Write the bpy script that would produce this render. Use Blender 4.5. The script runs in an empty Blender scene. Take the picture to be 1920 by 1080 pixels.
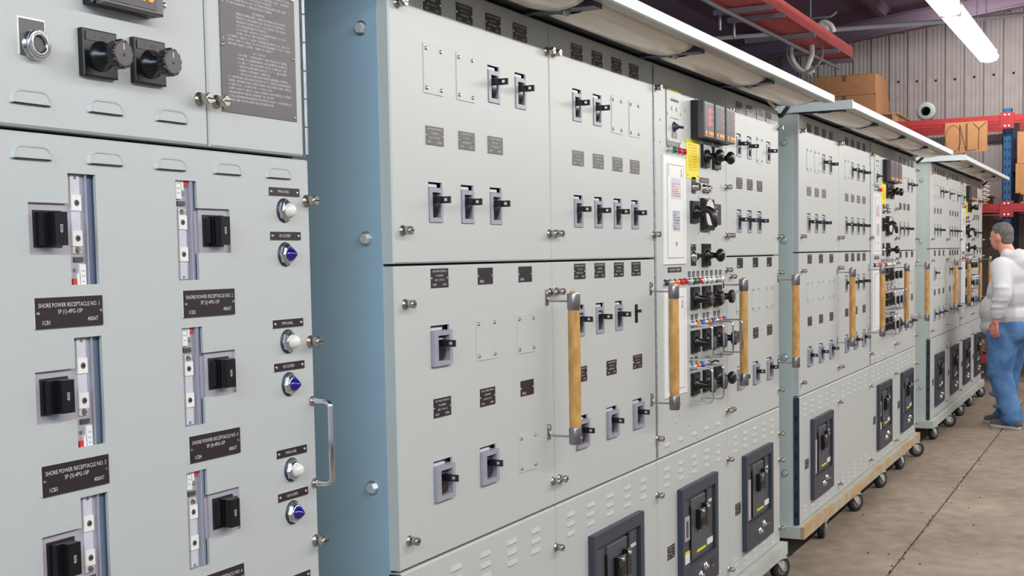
import bpy, math, random
from mathutils import Vector, Matrix
random.seed(7)
S = bpy.context.scene
COL = S.collection
# ------------------------------------------------------------------ camera
cd = bpy.data.cameras.new('camera'); cam = bpy.data.objects.new('camera', cd); COL.objects.link(cam)
# world axes of the camera: right, up, backward
right = Vector((0.45017702, -0.89276271, -0.01775966))
down = Vector((-0.06593502, -0.01339999, -0.99773394))
fwd = Vector((0.89050167, 0.45032787, -0.06489669))
M = Matrix((( right.x, -down.x, -fwd.x), (right.y, -down.y, -fwd.y), (right.z, -down.z, -fwd.z))).to_4x4()
M.translation = Vector((0, -1.584, 1.6))
cam.matrix_world = M
cd.sensor_fit = 'HORIZONTAL'; cd.sensor_width = 36; cd.lens = 2350 / 1920 * 36
cd.shift_y = 95 / 1920
cd.clip_start = .05; cd.clip_end = 100
S.camera = cam
# ------------------------------------------------------------------ world, lights, exposure
w = bpy.data.worlds.new('world'); S.world = w; w.use_nodes = True
bg = w.node_tree.nodes['Background']; bg.inputs[0].default_value = (.80, .90, 1.0, 1); bg.inputs[1].default_value = .40
S.view_settings.view_transform = 'Standard'; S.view_settings.look = 'None'
S.view_settings.exposure = .0; S.view_settings.gamma = 1; S.view_settings.use_curve_mapping = False

def area(name, loc, aim, sx, sy, power, color=(1, 1, 1)):
    l = bpy.data.lights.new(name, 'AREA'); l.shape = 'RECTANGLE'; l.size = sx; l.size_y = sy; l.energy = power; l.color = color
    o = bpy.data.objects.new(name, l); COL.objects.link(o); o.location = loc
    d = (Vector(aim) - Vector(loc)).normalized()
    # local x along world X when possible, -z along aim
    z = -d; x = Vector((1, 0, 0)); x = (x - z * x.dot(z))
    if x.length < .05: x = Vector((0, 1, 0)) - z * z.y
    x.normalize(); y = z.cross(x)
    m = Matrix(((x.x, y.x, z.x), (x.y, y.y, z.y), (x.z, y.z, z.z))).to_4x4(); m.translation = Vector(loc)
    o.matrix_world = m
    return o
AISLE = []
for k in range(7):      # the row of tube lamps above the aisle
    AISLE.append(-1.2 + k * 2.6)
    area('tube_lamp_light', (AISLE[-1], -2.5, 3.03), (AISLE[-1], -1.0, 1.3), 2.4, .05, (37, 37, 39, 43, 45, 45, 42)[k], (1.0, .975, .93))
for x in (8.2, 10.7): area('tube_lamp_light', (x, -.32, 3.20), (x, -.32, 0), 2.4, .16, 14, (1.0, .97, .94))
area('tube_lamp_light', (15.2, -.6, 4.2), (17, -.4, 2.2), .12, 2.4, 75, (1.0, .95, .93))
area('cool_fill', (-2.6, -1.7, 3.3), (2.5, .1, 2.3), 2.4, 1.4, 120, (.62, .84, 1.0))  # unseen cool fill added to brighten the cabinet sides

# ------------------------------------------------------------------ materials
def lin(c):
    r = []
    for v in c:
        v /= 255.
        r.append(v / 12.92 if v <= .04045 else ((v + .055) / 1.055) ** 2.4)
    return tuple(r)
def mat(name, rgb, rough=.5, metal=0., emit=0., alpha=1., nscale=0, namt=.06, bump=0., trans=0., rgb2=None, stretch=None, coat=0.):
    m = bpy.data.materials.new(name); m.use_nodes = True; nt = m.node_tree
    p = nt.nodes['Principled BSDF']
    c = lin(rgb) + (1,)
    p.inputs['Base Color'].default_value = c; p.inputs['Roughness'].default_value = rough; p.inputs['Metallic'].default_value = metal
    p.inputs['Coat Weight'].default_value = coat
    if trans: p.inputs['Transmission Weight'].default_value = trans
    if emit:
        p.inputs['Emission Color'].default_value = c; p.inputs['Emission Strength'].default_value = emit
    if alpha < 1: p.inputs['Alpha'].default_value = alpha
    if nscale:
        tc = nt.nodes.new('ShaderNodeTexCoord'); n = nt.nodes.new('ShaderNodeTexNoise'); n.inputs['Scale'].default_value = nscale; n.inputs['Detail'].default_value = 4
        src = tc.outputs['Object']
        if stretch:
            mp = nt.nodes.new('ShaderNodeMapping'); mp.inputs['Scale'].default_value = stretch
            nt.links.new(src, mp.inputs[0]); src = mp.outputs[0]
        nt.links.new(src, n.inputs['Vector'])
        rmp = nt.nodes.new('ShaderNodeValToRGB')
        if rgb2: a, b = c, lin(rgb2) + (1,)
        else:
            a = tuple(min(1, v * (1 + namt)) for v in c[:3]) + (1,); b = tuple(v * (1 - namt) for v in c[:3]) + (1,)
        rmp.color_ramp.elements[0].color = a; rmp.color_ramp.elements[1].color = b
        rmp.color_ramp.elements[0].position = .35; rmp.color_ramp.elements[1].position = .65
        nt.links.new(n.outputs['Fac'], rmp.inputs[0]); nt.links.new(rmp.outputs[0], p.inputs['Base Color'])
        if bump:
            b_ = nt.nodes.new('ShaderNodeBump'); b_.inputs['Strength'].default_value = bump; b_.inputs['Distance'].default_value = .002
            nt.links.new(n.outputs['Fac'], b_.inputs['Height']); nt.links.new(b_.outputs[0], p.inputs['Normal'])
    return m
MT = dict(
 paint=mat('door_paint', (192, 195, 192), .42, nscale=260, namt=.03, bump=.10),
 paint1=mat('near_door_paint', (186, 190, 189), .45, nscale=260, namt=.03, bump=.10),
 body=mat('body_paint', (192, 204, 200), .5, nscale=200, namt=.03, bump=.08),
 bodycool=mat('cool_lit_body_paint', (150, 176, 192), .5, nscale=200, namt=.03, bump=.08),  # body paint tinted blue to stand for cool light on the side
 gap=mat('dark_gap', (28, 30, 36), .8),
 white=mat('white_plastic', (236, 236, 232), .35),
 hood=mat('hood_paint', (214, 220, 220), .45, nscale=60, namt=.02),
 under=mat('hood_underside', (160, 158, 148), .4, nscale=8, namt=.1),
 diff=mat('lamp_diffuser', (228, 218, 204), .3, nscale=4, namt=.08, stretch=(.3, 4, 4), coat=.4),
 dark=mat('dark_bracket', (60, 66, 80), .4, metal=.3),
 black=mat('black_plastic', (20, 19, 22), .28),
 blackm=mat('black_matte', (30, 30, 34), .6),
 blkface=mat('knob_face', (78, 70, 76), .4),
 plate=mat('engraved_plate', (46, 36, 40), .35),
 plate2=mat('engraved_plate_worn', (92, 88, 88), .45),
 letter=mat('letter_white', (215, 212, 212), .5),
 ink=mat('ink_grey', (110, 110, 116), .6),
 redink=mat('ink_red', (190, 90, 90), .6),
 chrome=mat('chrome', (225, 225, 230), .12, 1.0),
 nickel=mat('nickel', (190, 182, 172), .28, 1.0),
 hexn=mat('zinc_bolt', (200, 204, 204), .4, .3),
 slate=mat('slate_steel', (120, 134, 160), .4),
 steel=mat('galvanised_steel', (165, 165, 168), .4, .8, nscale=30, namt=.1),
 bezel=mat('breaker_bezel', (158, 156, 168), .4),
 bezel2=mat('breaker_panel', (176, 170, 180), .4),
 lpanel=mat('breaker_light_panel', (205, 205, 216), .4),
 frame=mat('breaker_frame', (58, 62, 74), .45),
 frame2=mat('breaker_front', (74, 76, 82), .45),
 wood=mat('varnished_wood', (212, 164, 94), .42, nscale=12, rgb2=(184, 134, 70), stretch=(3, 3, 1.6), coat=.2),
 ferrule=mat('ferrule_metal', (150, 142, 146), .3, .9),
 yellow=mat('yellow_tag', (236, 224, 20), .5),
 red=mat('lens_red', (205, 30, 50), .25), green=mat('lens_green', (20, 120, 70), .25), orange=mat('lens_orange', (240, 120, 30), .3),
 blue=mat('lens_blue', (40, 100, 185), .25), dblue=mat('lens_dark_blue', (28, 22, 120), .12, coat=.5), lwhite=mat('lens_white', (225, 226, 216), .3, coat=.3),
 clear=mat('lens_clear', (205, 212, 220), .12, .5), dred=mat('digit_dark', (110, 20, 26), .4),
 led=mat('digit_lit', (255, 30, 40), .4, emit=.9), key=mat('orange_key', (250, 165, 60), .45),
 meter=mat('meter_case', (92, 84, 90), .4), dial=mat('dial_white', (226, 216, 222), .4),
 sred=mat('sticker_red', (214, 52, 44), .5), sblue=mat('sticker_blue', (150, 180, 215), .5),
 beam=mat('rack_red', (172, 54, 56), .45, nscale=20, namt=.1), traym=mat('tray_red', (208, 92, 88), .5, nscale=15, namt=.08),
 upr=mat('rack_blue', (40, 84, 130), .5), uprd=mat('rack_dark_blue', (24, 30, 48), .6),
 card=mat('cardboard', (172, 122, 82), .85, nscale=14, namt=.06), cardl=mat('cardboard_light', (190, 138, 92), .85, nscale=14, namt=.05),
 tape=mat('box_tape', (120, 84, 60), .5), marker=mat('marker_ink', (84, 58, 52), .7),
 palw=mat('pallet_wood', (176, 132, 96), .85, nscale=20, namt=.15, stretch=(1, 1, 5)),
 wall=mat('wall_metal', (156, 148, 146), .6, nscale=5, namt=.06), wallb=mat('wall_block', (120, 104, 92), .85, nscale=3, namt=.1),
 ceil=mat('ceiling_dark', (104, 82, 104), .8, nscale=1.2, namt=.1), raf=mat('rafter', (92, 74, 90), .7),
 tyre=mat('caster_tyre', (38, 36, 40), .5), hub=mat('caster_hub', (150, 145, 140), .35, .6),
 dolly=mat('dolly_paint', (180, 184, 172), .6, nscale=7, rgb2=(196, 148, 88), stretch=(1, 1, 2)),
 dollyg=mat('dolly_plain', (186, 192, 182), .6, nscale=9, namt=.08),
 cable=mat('black_cable', (26, 26, 32), .4), cablew=mat('white_cable', (225, 218, 205), .5), cableg=mat('grey_cable', (130, 130, 138), .4),
 tube=mat('lamp_tube', (255, 246, 250), .3, emit=9), fixt=mat('fixture_white', (230, 228, 230), .4),
 pipe=mat('white_pipe', (205, 200, 204), .4), coil=mat('hose_grey', (150, 156, 150), .45),
 hoodie=mat('grey_fleece', (200, 200, 202), .9, nscale=60, namt=.05, bump=.3), jeans=mat('blue_denim', (92, 136, 182), .9, nscale=9, rgb2=(66, 102, 150)),
 skin=mat('skin', (208, 138, 118), .5), hair=mat('grey_hair', (96, 90, 90), .8, nscale=40, namt=.25, bump=.5), shoe=mat('shoe_grey', (104, 98, 98), .7), sole=mat('shoe_sole', (206, 200, 190), .7),
 eye=mat('eye_white', (220, 220, 218), .3),
)
# concrete floor: brown-grey with stains
def floor_mat():
    m = bpy.data.materials.new('concrete'); m.use_nodes = True; nt = m.node_tree; p = nt.nodes['Principled BSDF']
    tc = nt.nodes.new('ShaderNodeTexCoord')
    def noise(s, d=5):
        n = nt.nodes.new('ShaderNodeTexNoise'); n.inputs['Scale'].default_value = s; n.inputs['Detail'].default_value = d; nt.links.new(tc.outputs['Object'], n.inputs['Vector']); return n
    def ramp(n, cols):
        r = nt.nodes.new('ShaderNodeValToRGB'); e = r.color_ramp.elements
        e[0].position, e[0].color = cols[0][0], lin(cols[0][1]) + (1,)
        e[1].position, e[1].color = cols[-1][0], lin(cols[-1][1]) + (1,)
        for q in cols[1:-1]: x = e.new(q[0]); x.color = lin(q[1]) + (1,)
        nt.links.new(n.outputs['Fac'], r.inputs[0]); return r
    a = ramp(noise(1.3), [(.3, (116, 100, 86)), (.55, (142, 126, 110)), (.75, (166, 150, 132))])
    b = ramp(noise(9, 8), [(.35, (104, 90, 78)), (.7, (168, 154, 138))])
    mx = nt.nodes.new('ShaderNodeMix'); mx.data_type = 'RGBA'; mx.inputs[0].default_value = .35
    nt.links.new(a.outputs[0], mx.inputs[6]); nt.links.new(b.outputs[0], mx.inputs[7])
    nt.links.new(mx.outputs[2], p.inputs['Base Color']); p.inputs['Roughness'].default_value = .62
    bp = nt.nodes.new('ShaderNodeBump'); bp.inputs['Strength'].default_value = .15
    nt.links.new(noise(30).outputs['Fac'], bp.inputs['Height']); nt.links.new(bp.outputs[0], p.inputs['Normal'])
    return m
MT['floor'] = floor_mat()

# ------------------------------------------------------------------ mesh builder
TEXTCACHE = {}
def text_geo(s, size, align='CENTER'):
    k = (s, round(size, 5), align)
    if k in TEXTCACHE: return TEXTCACHE[k]
    c = bpy.data.curves.new('t', 'FONT'); c.body = s; c.size = size; c.align_x = align; c.align_y = 'CENTER'; c.resolution_u = 2
    o = bpy.data.objects.new('t', c); me = o.to_mesh()
    v = [tuple(p.co) for p in me.vertices]; f = [tuple(p.vertices) for p in me.polygons]
    o.to_mesh_clear(); bpy.data.objects.remove(o); bpy.data.curves.remove(c)
    TEXTCACHE[k] = (v, f); return v, f

class MB:
    def __init__(s): s.v = []; s.f = []; s.m = []; s.sm = []; s.mats = []
    def mi(s, m):
        if m not in s.mats: s.mats.append(m)
        return s.mats.index(m)
    def add(s, vs, fs, m, smooth=False):
        b = len(s.v); s.v += [tuple(x) for x in vs]; i = s.mi(m)
        for f in fs: s.f.append(tuple(b + k for k in f)); s.m.append(i); s.sm.append(smooth)
    def box(s, x0, x1, y0, y1, z0, z1, m, c=0.):
        if c <= 0:
            s.add([(x0,y0,z0),(x1,y0,z0),(x1,y1,z0),(x0,y1,z0),(x0,y0,z1),(x1,y0,z1),(x1,y1,z1),(x0,y1,z1)],
                  [(0,3,2,1),(4,5,6,7),(0,1,5,4),(1,2,6,5),(2,3,7,6),(3,0,4,7)], m)
        else:   # chamfer round the face that looks towards -y, back square
            s.add([(x0,y1,z0),(x1,y1,z0),(x1,y1,z1),(x0,y1,z1),(x0,y0+c,z0),(x1,y0+c,z0),(x1,y0+c,z1),(x0,y0+c,z1),
                   (x0+c,y0,z0+c),(x1-c,y0,z0+c),(x1-c,y0,z1-c),(x0+c,y0,z1-c)],
                  [(0,3,2,1),(0,1,5,4),(1,2,6,5),(2,3,7,6),(3,0,4,7),(4,5,9,8),(5,6,10,9),(6,7,11,10),(7,4,8,11),(8,9,10,11)], m)
    def loft(s, rings, m, smooth=True, caps=True, close=True):
        n = len(rings[0]); vs = [p for r in rings for p in r]; fs = []
        for i in range(len(rings) - 1):
            for j in range(n if close else n - 1):
                k = (j + 1) % n; fs.append((i*n+j, i*n+k, (i+1)*n+k, (i+1)*n+j))
        s.add(vs, fs, m, smooth)
        if caps:
            s.add(rings[0], [tuple(range(n))[::-1]], m); s.add(rings[-1], [tuple(range(n))], m)
    def lathe(s, c, axis, prof, m, n=16, smooth=True, caps=True, sx=1., rot=0.):
        """prof: (distance along axis, radius)"""
        a = Vector(axis).normalized(); u = a.orthogonal().normalized()
        if abs(a.y) > .9: u = Vector((1, 0, 0))
        if abs(a.z) > .9: u = Vector((1, 0, 0))
        w_ = a.cross(u); c = Vector(c); rs = []
        for t, r in prof:
            rs.append([tuple(c + a*t + (u*math.cos(rot+2*math.pi*k/n)*sx + w_*math.sin(rot+2*math.pi*k/n))*r) for k in range(n)])
        s.loft(rs, m, smooth, caps)
    def cyl(s, c, axis, r, h, m, n=16, smooth=True): s.lathe(c, axis, [(0, r), (h, r)], m, n, smooth)
    def tube(s, pts, r, m, n=8, closed=False):
        P = [Vector(p) for p in pts]; rings = []; up = None
        for i, p in enumerate(P):
            t = (P[min(i+1, len(P)-1)] - P[max(i-1, 0)])
            if t.length < 1e-9: t = Vector((0, 0, 1))
            t.normalize()
            u = t.orthogonal().normalized() if up is None else (up - t*up.dot(t)).normalized()
            up = u; w_ = t.cross(u)
            rr = r[i] if isinstance(r, (list, tuple)) else r
            rings.append([tuple(p + (u*math.cos(2*math.pi*k/n) + w_*math.sin(2*math.pi*k/n))*rr) for k in range(n)])
        s.loft(rings, m)
    def quad(s, x0, x1, z0, z1, y, m): s.add([(x0,y,z0),(x1,y,z0),(x1,y,z1),(x0,y,z1)], [(0,1,2,3)], m)
    def text(s, t, size, x, y, z, m, align='CENTER', sx=1.):
        v, f = text_geo(t, size, align); s.add([(x + a*sx, y, z + b) for a, b, c in v], f, m)
    def strokes(s, x0, x1, z, h, y, m, gap=.12):
        x = x0; cw = h*.62
        while x < x1 - cw*.8:
            if random.random() < gap: x += cw; continue
            t = h*.14
            s.quad(x, x+t, z-h/2, z+h/2, y, m)
            k = random.choice((-.5, 0, .33)); s.quad(x, x+cw*.72, z+h*k, z+h*k+t, y, m)
            if random.random() < .5: s.quad(x+cw*.6, x+cw*.6+t, z-h/2, z+h/2, y, m)
            x += cw
    def build(s, name, parent=None, loc=(0, 0, 0), mesh_only=False):
        me = bpy.data.meshes.new(name); me.from_pydata(s.v, [], s.f)
        for m in s.mats: me.materials.append(MT[m])
        me.polygons.foreach_set('material_index', s.m); me.polygons.foreach_set('use_smooth', s.sm); me.update()
        if mesh_only: return me
        return link(name, me, parent, loc)
def link(name, me, parent=None, loc=(0, 0, 0), rot=None):
    o = bpy.data.objects.new(name, me); COL.objects.link(o); o.location = loc
    if rot: o.rotation_euler = rot
    if parent: o.parent = parent
    return o
def empty(name, loc, label, cat, group=None, scale=None):
    o = bpy.data.objects.new(name, None); COL.objects.link(o); o.location = loc; o.empty_display_size = .1
    if scale: o.scale = scale
    return tag(o, label, cat, group)
def tag(o, label, cat, group=None):
    o['label'] = label; o['category'] = cat
    if group: o['group'] = group
    return o
CACHE = {}
def comp(name, fn, args, parent, loc, label=None, rot=None):
    k = (fn.__name__,) + tuple(args)
    if k not in CACHE:
        b = MB(); fn(b, *args); CACHE[k] = b.build(name, mesh_only=True)
    o = link(name, CACHE[k], parent, loc, rot)
    if label: o['label'] = label
    return o

# ------------------------------------------------------------------ the setting
b = MB()
J = -.47     # expansion joint running along the aisle
b.box(-8, 18, -8, J-.005, -.12, 0, 'floor'); b.box(-8, 18, J+.005, 8, -.12, 0, 'floor')
b.box(-8, 18, J-.005, J+.005, -.12, -.012, 'gap')
fl = b.build('floor'); fl['kind'] = 'structure'
b = MB()
for i in range(260):     # crumbs and chips broken out along the joint
    x = random.uniform(5.5, 13.5); y = J + random.gauss(0, .012 if random.random() < .8 else .25); r = random.uniform(.003, .008)
    b.lathe((x, y, 0), (0, 0, 1), [(0, r), (r*.6, r*.5)], random.choice(('gap', 'gap', 'wallb', 'steel')), 5, False)
o = b.build('floor_grit', fl); o['kind'] = 'stuff'

WX = 17.2
wall = MB(); wall.box(WX+.02, WX+.2, -8, 8, 0, 5.6, 'wall'); wall.box(WX-.06, WX+.02, -8, 8, 0, 2.02, 'wallb')
wall = wall.build('wall_back'); wall['kind'] = 'structure'
def wall_panel(b):       # ribbed steel sheet, .235 wide, seen from -x
    W = .235
    prof = [(0, .0), (.006, .0), (.010, -.030), (.045, -.030), (.050, -.022), (.070, -.022), (.076, -.026), (.096, -.026), (.102, -.022), (.122, -.022), (.128, -.026), (.148, -.026), (.154, -.022), (.182, -.022), (.188, -.030), (.228, -.030), (.235, 0)]
    vs = []; 
    for y, x in prof: vs += [(x, y, 0), (x, y, 3.5)]
    b.add(vs, [(2*i, 2*i+1, 2*i+3, 2*i+2) for i in range(len(prof)-1)], 'wall')
    b.quad(0, 0, 0, 0, 0, 'wall')
def wall_screw(b): b.lathe((0, 0, 0), (-1, 0, 0), [(0, .016), (.008, .014), (.012, .006)], 'gap', 8)
for k in range(46):
    y = 6.4 - k*.235 - .235
    p = comp('panel', wall_panel, (), wall, (WX+.015, y, 2.02))
    if -1 < y < 1.8: comp('screw', wall_screw, (), wall, (WX-.014, y + .115, 3.80 + .012*math.sin(k)))

def ceil_z(y): return 4.74 - .115*y
b = MB()
vs = [(-6, 8, ceil_z(8)), (18, 8, ceil_z(8)), (18, -8, ceil_z(-8)), (-6, -8, ceil_z(-8))]
vs2 = [(x, y, z+.1) for x, y, z in vs]
b.add(vs+vs2, [(3, 2, 1, 0), (4, 5, 6, 7), (0, 1, 5, 4), (1, 2, 6, 5), (2, 3, 7, 6), (3, 0, 4, 7)], 'ceil')
ce = b.build('ceiling'); ce['kind'] = 'structure'
for i, y in enumerate((6.5, 5.2, 3.9, 2.6, 1.3, 0, -1.3, -2.6, -3.9, -5.2)):     # purlins
    b = MB(); z = ceil_z(y); b.box(-6, 17.2, y-.035, y+.035, z-.16, z-.002, 'raf'); b.build('purlin', ce)
for x in (3, 9.5, 15.9):                                           # rafters
    b = MB(); d = .34
    b.add([(x-.01, 8, ceil_z(8)-.02-d), (x-.01, -8, ceil_z(-8)-.02-d), (x-.01, -8, ceil_z(-8)-.16), (x-.01, 8, ceil_z(8)-.16),
           (x+.01, 8, ceil_z(8)-.02-d), (x+.01, -8, ceil_z(-8)-.02-d), (x+.01, -8, ceil_z(-8)-.16), (x+.01, 8, ceil_z(8)-.16)],
          [(0,1,2,3),(4,7,6,5),(0,4,5,1),(3,2,6,7)], 'raf')
    for dz in (.02+d, .16):
        b.add([(x-.08, 8, ceil_z(8)-dz-.012), (x+.08, 8, ceil_z(8)-dz-.012), (x+.08, -8, ceil_z(-8)-dz-.012), (x-.08, -8, ceil_z(-8)-dz-.012),
               (x-.08, 8, ceil_z(8)-dz), (x+.08, 8, ceil_z(8)-dz), (x+.08, -8, ceil_z(-8)-dz), (x-.08, -8, ceil_z(-8)-dz)],
              [(0,3,2,1),(4,5,6,7),(0,1,5,4),(1,2,6,5),(2,3,7,6),(3,0,4,7)], 'raf')
    b.build('rafter', ce)

# ------------------------------------------------------------------ cabinet components (local: x along the face, -y outwards, z up)
def bolt(b, r=.0105, L=.028):
    b.lathe((0, 0, 0), (0, -1, 0), [(0, r*1.25), (.003, r*1.25), (.0035, r*.75), (.009, r*.75), (.0095, r), (L-.001, r), (L, r*.88)], 'nickel', 14)
    b.box(-r*.85, r*.85, -L-.0006, -L+.0004, -.0012, .0012, 'gap')
def hex_bolt(b):
    b.lathe((0, 0, 0), (0, -1, 0), [(0, .018), (.002, .018)], 'chrome', 16); b.lathe((0, -.002, 0), (0, -1, 0), [(0, .013), (.009, .013), (.010, .011)], 'hexn', 6, False)
def screw(b, r=.0045):
    b.lathe((0, 0, 0), (0, -1, 0), [(0, r), (r*.5, r*.9), (r*.8, r*.4)], 'chrome', 8)
def cover(b, w, h):
    b.box(-w/2, w/2, -.0022, 0, -h/2, h/2, 'paint', .0006)
    for sx in (-1, 1):
        for sz in (-1, 1):
            b.lathe((sx*(w/2-.011), -.0022, sz*(h/2-.013)), (0, -1, 0), [(0, .0052), (.003, .0048), (.0048, .0024)], 'nickel', 8)
def nameplate(b, w, h, lines, worn, seed):
    st = random.getstate(); random.seed(seed)
    m = 'plate2' if worn else 'plate'
    b.box(-w/2-.0012, w/2+.0004, -.0014, 0, -h/2, h/2, 'letter'); b.box(-w/2, w/2, -.0022, -.0010, -h/2, h/2, m)
    if lines == 1: b.strokes(-w*.38, w*.38, 0, h*.45, -.0025, 'letter')
    elif lines == 0: b.strokes(-w*.38, -w*.05, -h*.32, h*.16, -.0025, 'letter', 0)
    else:
        hh = h*.095
        b.strokes(-w*.40, w*.40, h*.36, hh, -.0025, 'letter'); b.strokes(-w*.22, w*.22, h*.13, hh, -.0025, 'letter'); b.strokes(-w*.30, w*.30, -h*.10, hh, -.0025, 'letter')
        b.strokes(-w*.40, -w*.18, -h*.34, hh*1.1, -.0025, 'letter', 0); b.strokes(w*.14, w*.40, -h*.34, hh*1.1, -.0025, 'letter', 0)
    for sx in (-1, 1): b.lathe((sx*w*.46, -.0022, 0), (0, -1, 0), [(0, .0032), (.0015, .0026)], 'chrome', 8)
    random.setstate(st)
def breaker(b, w=.066, h=.098, t=.003):
    """moulded breaker in its cut-out: bezel, black opening, toggle with lock tab"""
    fw = w*.22; fh = h*.12
    b.box(-w/2, w/2, .012, .03, -h/2, h/2, 'black')
    for x0, x1, z0, z1 in ((-w/2, -w/2+fw, -h/2, h/2-.012), (w/2-fw*.75, w/2, -h/2, h/2-.012), (-w/2+fw, w/2-fw*.75, -h/2, -h/2+fh), (-w/2+fw, w/2-fw*.75, h/2-fh-.012, h/2-.012)):
        b.box(x0, x1, -t, .012, z0, z1, 'bezel')
    b.box(-w/2, w*.1, .000, .012, h/2-.011, h/2-.004, 'lpanel')
    # toggle body: curved block
    n = 8; x0, x1 = -w/2+fw+.002, w/2-fw*.75-.012; R = h*.40
    prof = [(.012 - .016*math.cos(a), (R-.004)*math.sin(a)-.006) for a in [(-1+2*k/n)*1.5 for k in range(n+1)]]
    rings = [[(x, y, z) for y, z in prof] for x in (x0, x1)]
    b.add([p for r in rings for p in r], [(k, k+1, n+2+k, n+1+k) for k in range(n)] , 'black', True)
    b.add(rings[0], [tuple(range(n+1))], 'black'); b.add(rings[1], [tuple(range(n+1))[::-1]], 'black')
    zt = h*.06; xc = (x0+x1)/2
    b.box(xc-.008, xc+.008, -.022, .0, zt-.007, zt+.009, 'black')
    b.box(xc-.003, xc+.003, -.045, -.018, zt-.0085, zt+.0085, 'blackm'); b.box(xc-.0034, xc+.0034, -.037, -.029, zt-.003, zt+.004, 'chrome')
def breaker_large(b):
    w, h = .092, .100
    breaker(b, w, h, .010)
def toggle_slot(b):
    b.box(-.012, .012, -.002, 0, -.032, .032, 'black'); b.box(-.004, .008, -.018, 0, .004, .014, 'black')
def louver(b, w=.083, h=.024, d=.007, m='paint'):
    """pressed louvre: stadium outline bulging outwards, open along its lower edge"""
    def out(i, y, w_, h_, dz=0):
        r = h_*.85; P = [(-w_/2, y, dz), ]
        for k in range(6): a = math.pi - k/5*math.pi/2; P.append((-w_/2+r + r*math.cos(a), y, dz + h_-r + r*math.sin(a)))
        for k in range(6): a = math.pi/2 - k/5*math.pi/2; P.append((w_/2-r + r*math.cos(a), y, dz + h_-r + r*math.sin(a)))
        P.append((w_/2, y, dz)); return P
    A = out(0, .0, w, h); B = out(1, -d, w-.008, h-.005); n = len(A)
    A = [(x, y, z - h/2) for x, y, z in A]; B = [(x, y, z - h/2) for x, y, z in B]
    C = [(x*.97, -d*.75, (z+h/2)*.86 - h/2 + .0012) for x, y, z in B]
    b.add(A+B, [(k, k+1, n+k+1, n+k) for k in range(n-1)], m, False); b.add(B+C, [(k, k+1, n+k+1, n+k) for k in range(n-1)], m, False)
    b.add(C, [tuple(range(n))[::-1]], m)
    b.add([A[0], A[-1], B[-1], B[0]], [(0, 1, 2, 3)], 'gap')
def small_louver(b):     # hooded slit on the lower doors
    w, h, d = .062, .016, .0045
    b.add([(-w/2, 0, h/2), (w/2, 0, h/2), (w/2-.006, -d, -h/2+.003), (-w/2+.006, -d, -h/2+.003), (-w/2, 0, -h/2), (w/2, 0, -h/2)],
          [(0, 3, 2, 1), (0, 4, 3), (1, 2, 5)], 'paint'); b.add([(-w/2+.006, -d, -h/2+.003), (w/2-.006, -d, -h/2+.003), (w/2, 0, -h/2), (-w/2, 0, -h/2)], [(0, 3, 2, 1)], 'gap')
def selector(b, w=.09, L=.085, kr=.024):
    """rotary selector switch: square escutcheon, neck, fluted knob"""
    b.box(-w/2, w/2, -.012, 0, -w/2, w/2, 'black', .002); b.box(-w*.44, w*.44, -.0135, -.011, w*.25, w*.44, 'plate')
    st = random.getstate(); random.seed(3); b.strokes(-w*.2, w*.25, w*.34, w*.07, -.0139, 'ink'); random.setstate(st)
    b.lathe((0, -.012, -.004), (0, -1, 0), [(0, w*.33), (.006, w*.31), (.012, w*.19), (L*.62, w*.13)], 'black', 16)
    n = 60; rings = []
    for t, r in ((0, .55), (.006, .98), (.020, 1.), (.022, .93)):
        rings.append([((kr*r*(1.05 if k % 5 < 3 else .97))*math.cos(2*math.pi*k/n), -L+.022-t, -.004 + (kr*r*(1.05 if k % 5 < 3 else .97))*math.sin(2*math.pi*k/n)) for k in range(n)])
    b.loft(rings, 'black', False)
    b.lathe((0, -L, -.004), (0, -1, 0), [(0, kr*.88), (.0012, kr*.84)], 'blkface', 20)
    b.add([(-.0016, -L-.0016, kr*.70-.004), (.0006, -L-.0016, kr*.70-.004), (.0014, -L-.0016, kr*.12), (-.001, -L-.0016, kr*.12)], [(0, 3, 2, 1)], 'letter')
    b.lathe((.0004, -L-.0012, -.006), (0, -1, 0), [(0, .0028), (.0006, .0026)], 'black', 8)
def round_knob(b):       # big bulbous black knob on square plate
    w = .09; b.box(-w/2, w/2, -.012, 0, -w/2, w/2, 'black', .002)
    b.lathe((0, -.012, -.002), (0, -1, 0), [(0, .028), (.008, .026), (.012, .013), (.034, .011), (.040, .020), (.047, .0265), (.058, .0265), (.066, .020), (.068, .008)], 'black', 18)
def pistol_handle(b):
    w = .085; b.box(-w/2, w/2, -.012, 0, -w/2, w/2, 'black', .002)
    b.lathe((0, -.012, 0), (0, -1, 0), [(0, .028), (.01, .024), (.016, .016), (.03, .015)], 'black', 14)
    b.tube([(0, -.035, .006), (0, -.06, .008), (0, -.074, .0), (0, -.082, -.02), (0, -.086, -.045), (0, -.088, -.062)], [.014, .015, .015, .014, .012, .008], 'black', 10)
def guard(b):            # bent wire guard standing out from the panel
    z = .068; b.tube([(0, 0, z), (0, -.075, z), (0, -.088, z-.004), (0, -.093, z-.016), (0, -.093, -z+.016), (0, -.088, -z+.004), (0, -.075, -z), (0, 0, -z)], .0038, 'chrome', 8)
def lamp_small(b, lens, tagged):
    b.lathe((0, 0, 0), (0, -1, 0), [(0, .0145), (.003, .0145), (.004, .0125), (.006, .0122)], 'chrome', 12)
    b.lathe((0, -.006, 0), (0, -1, 0), [(0, .0120), (.005, .0120), (.010, .0095), (.013, .003)], lens, 12)
    if tagged:
        b.box(-.014, .014, -.0015, 0, .017, .038, 'plate'); st = random.getstate(); random.seed(5); b.strokes(-.011, .012, .031, .006, -.0019, 'letter', 0); b.strokes(-.011, .012, .023, .006, -.0019, 'letter', 0); random.setstate(st)
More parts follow.
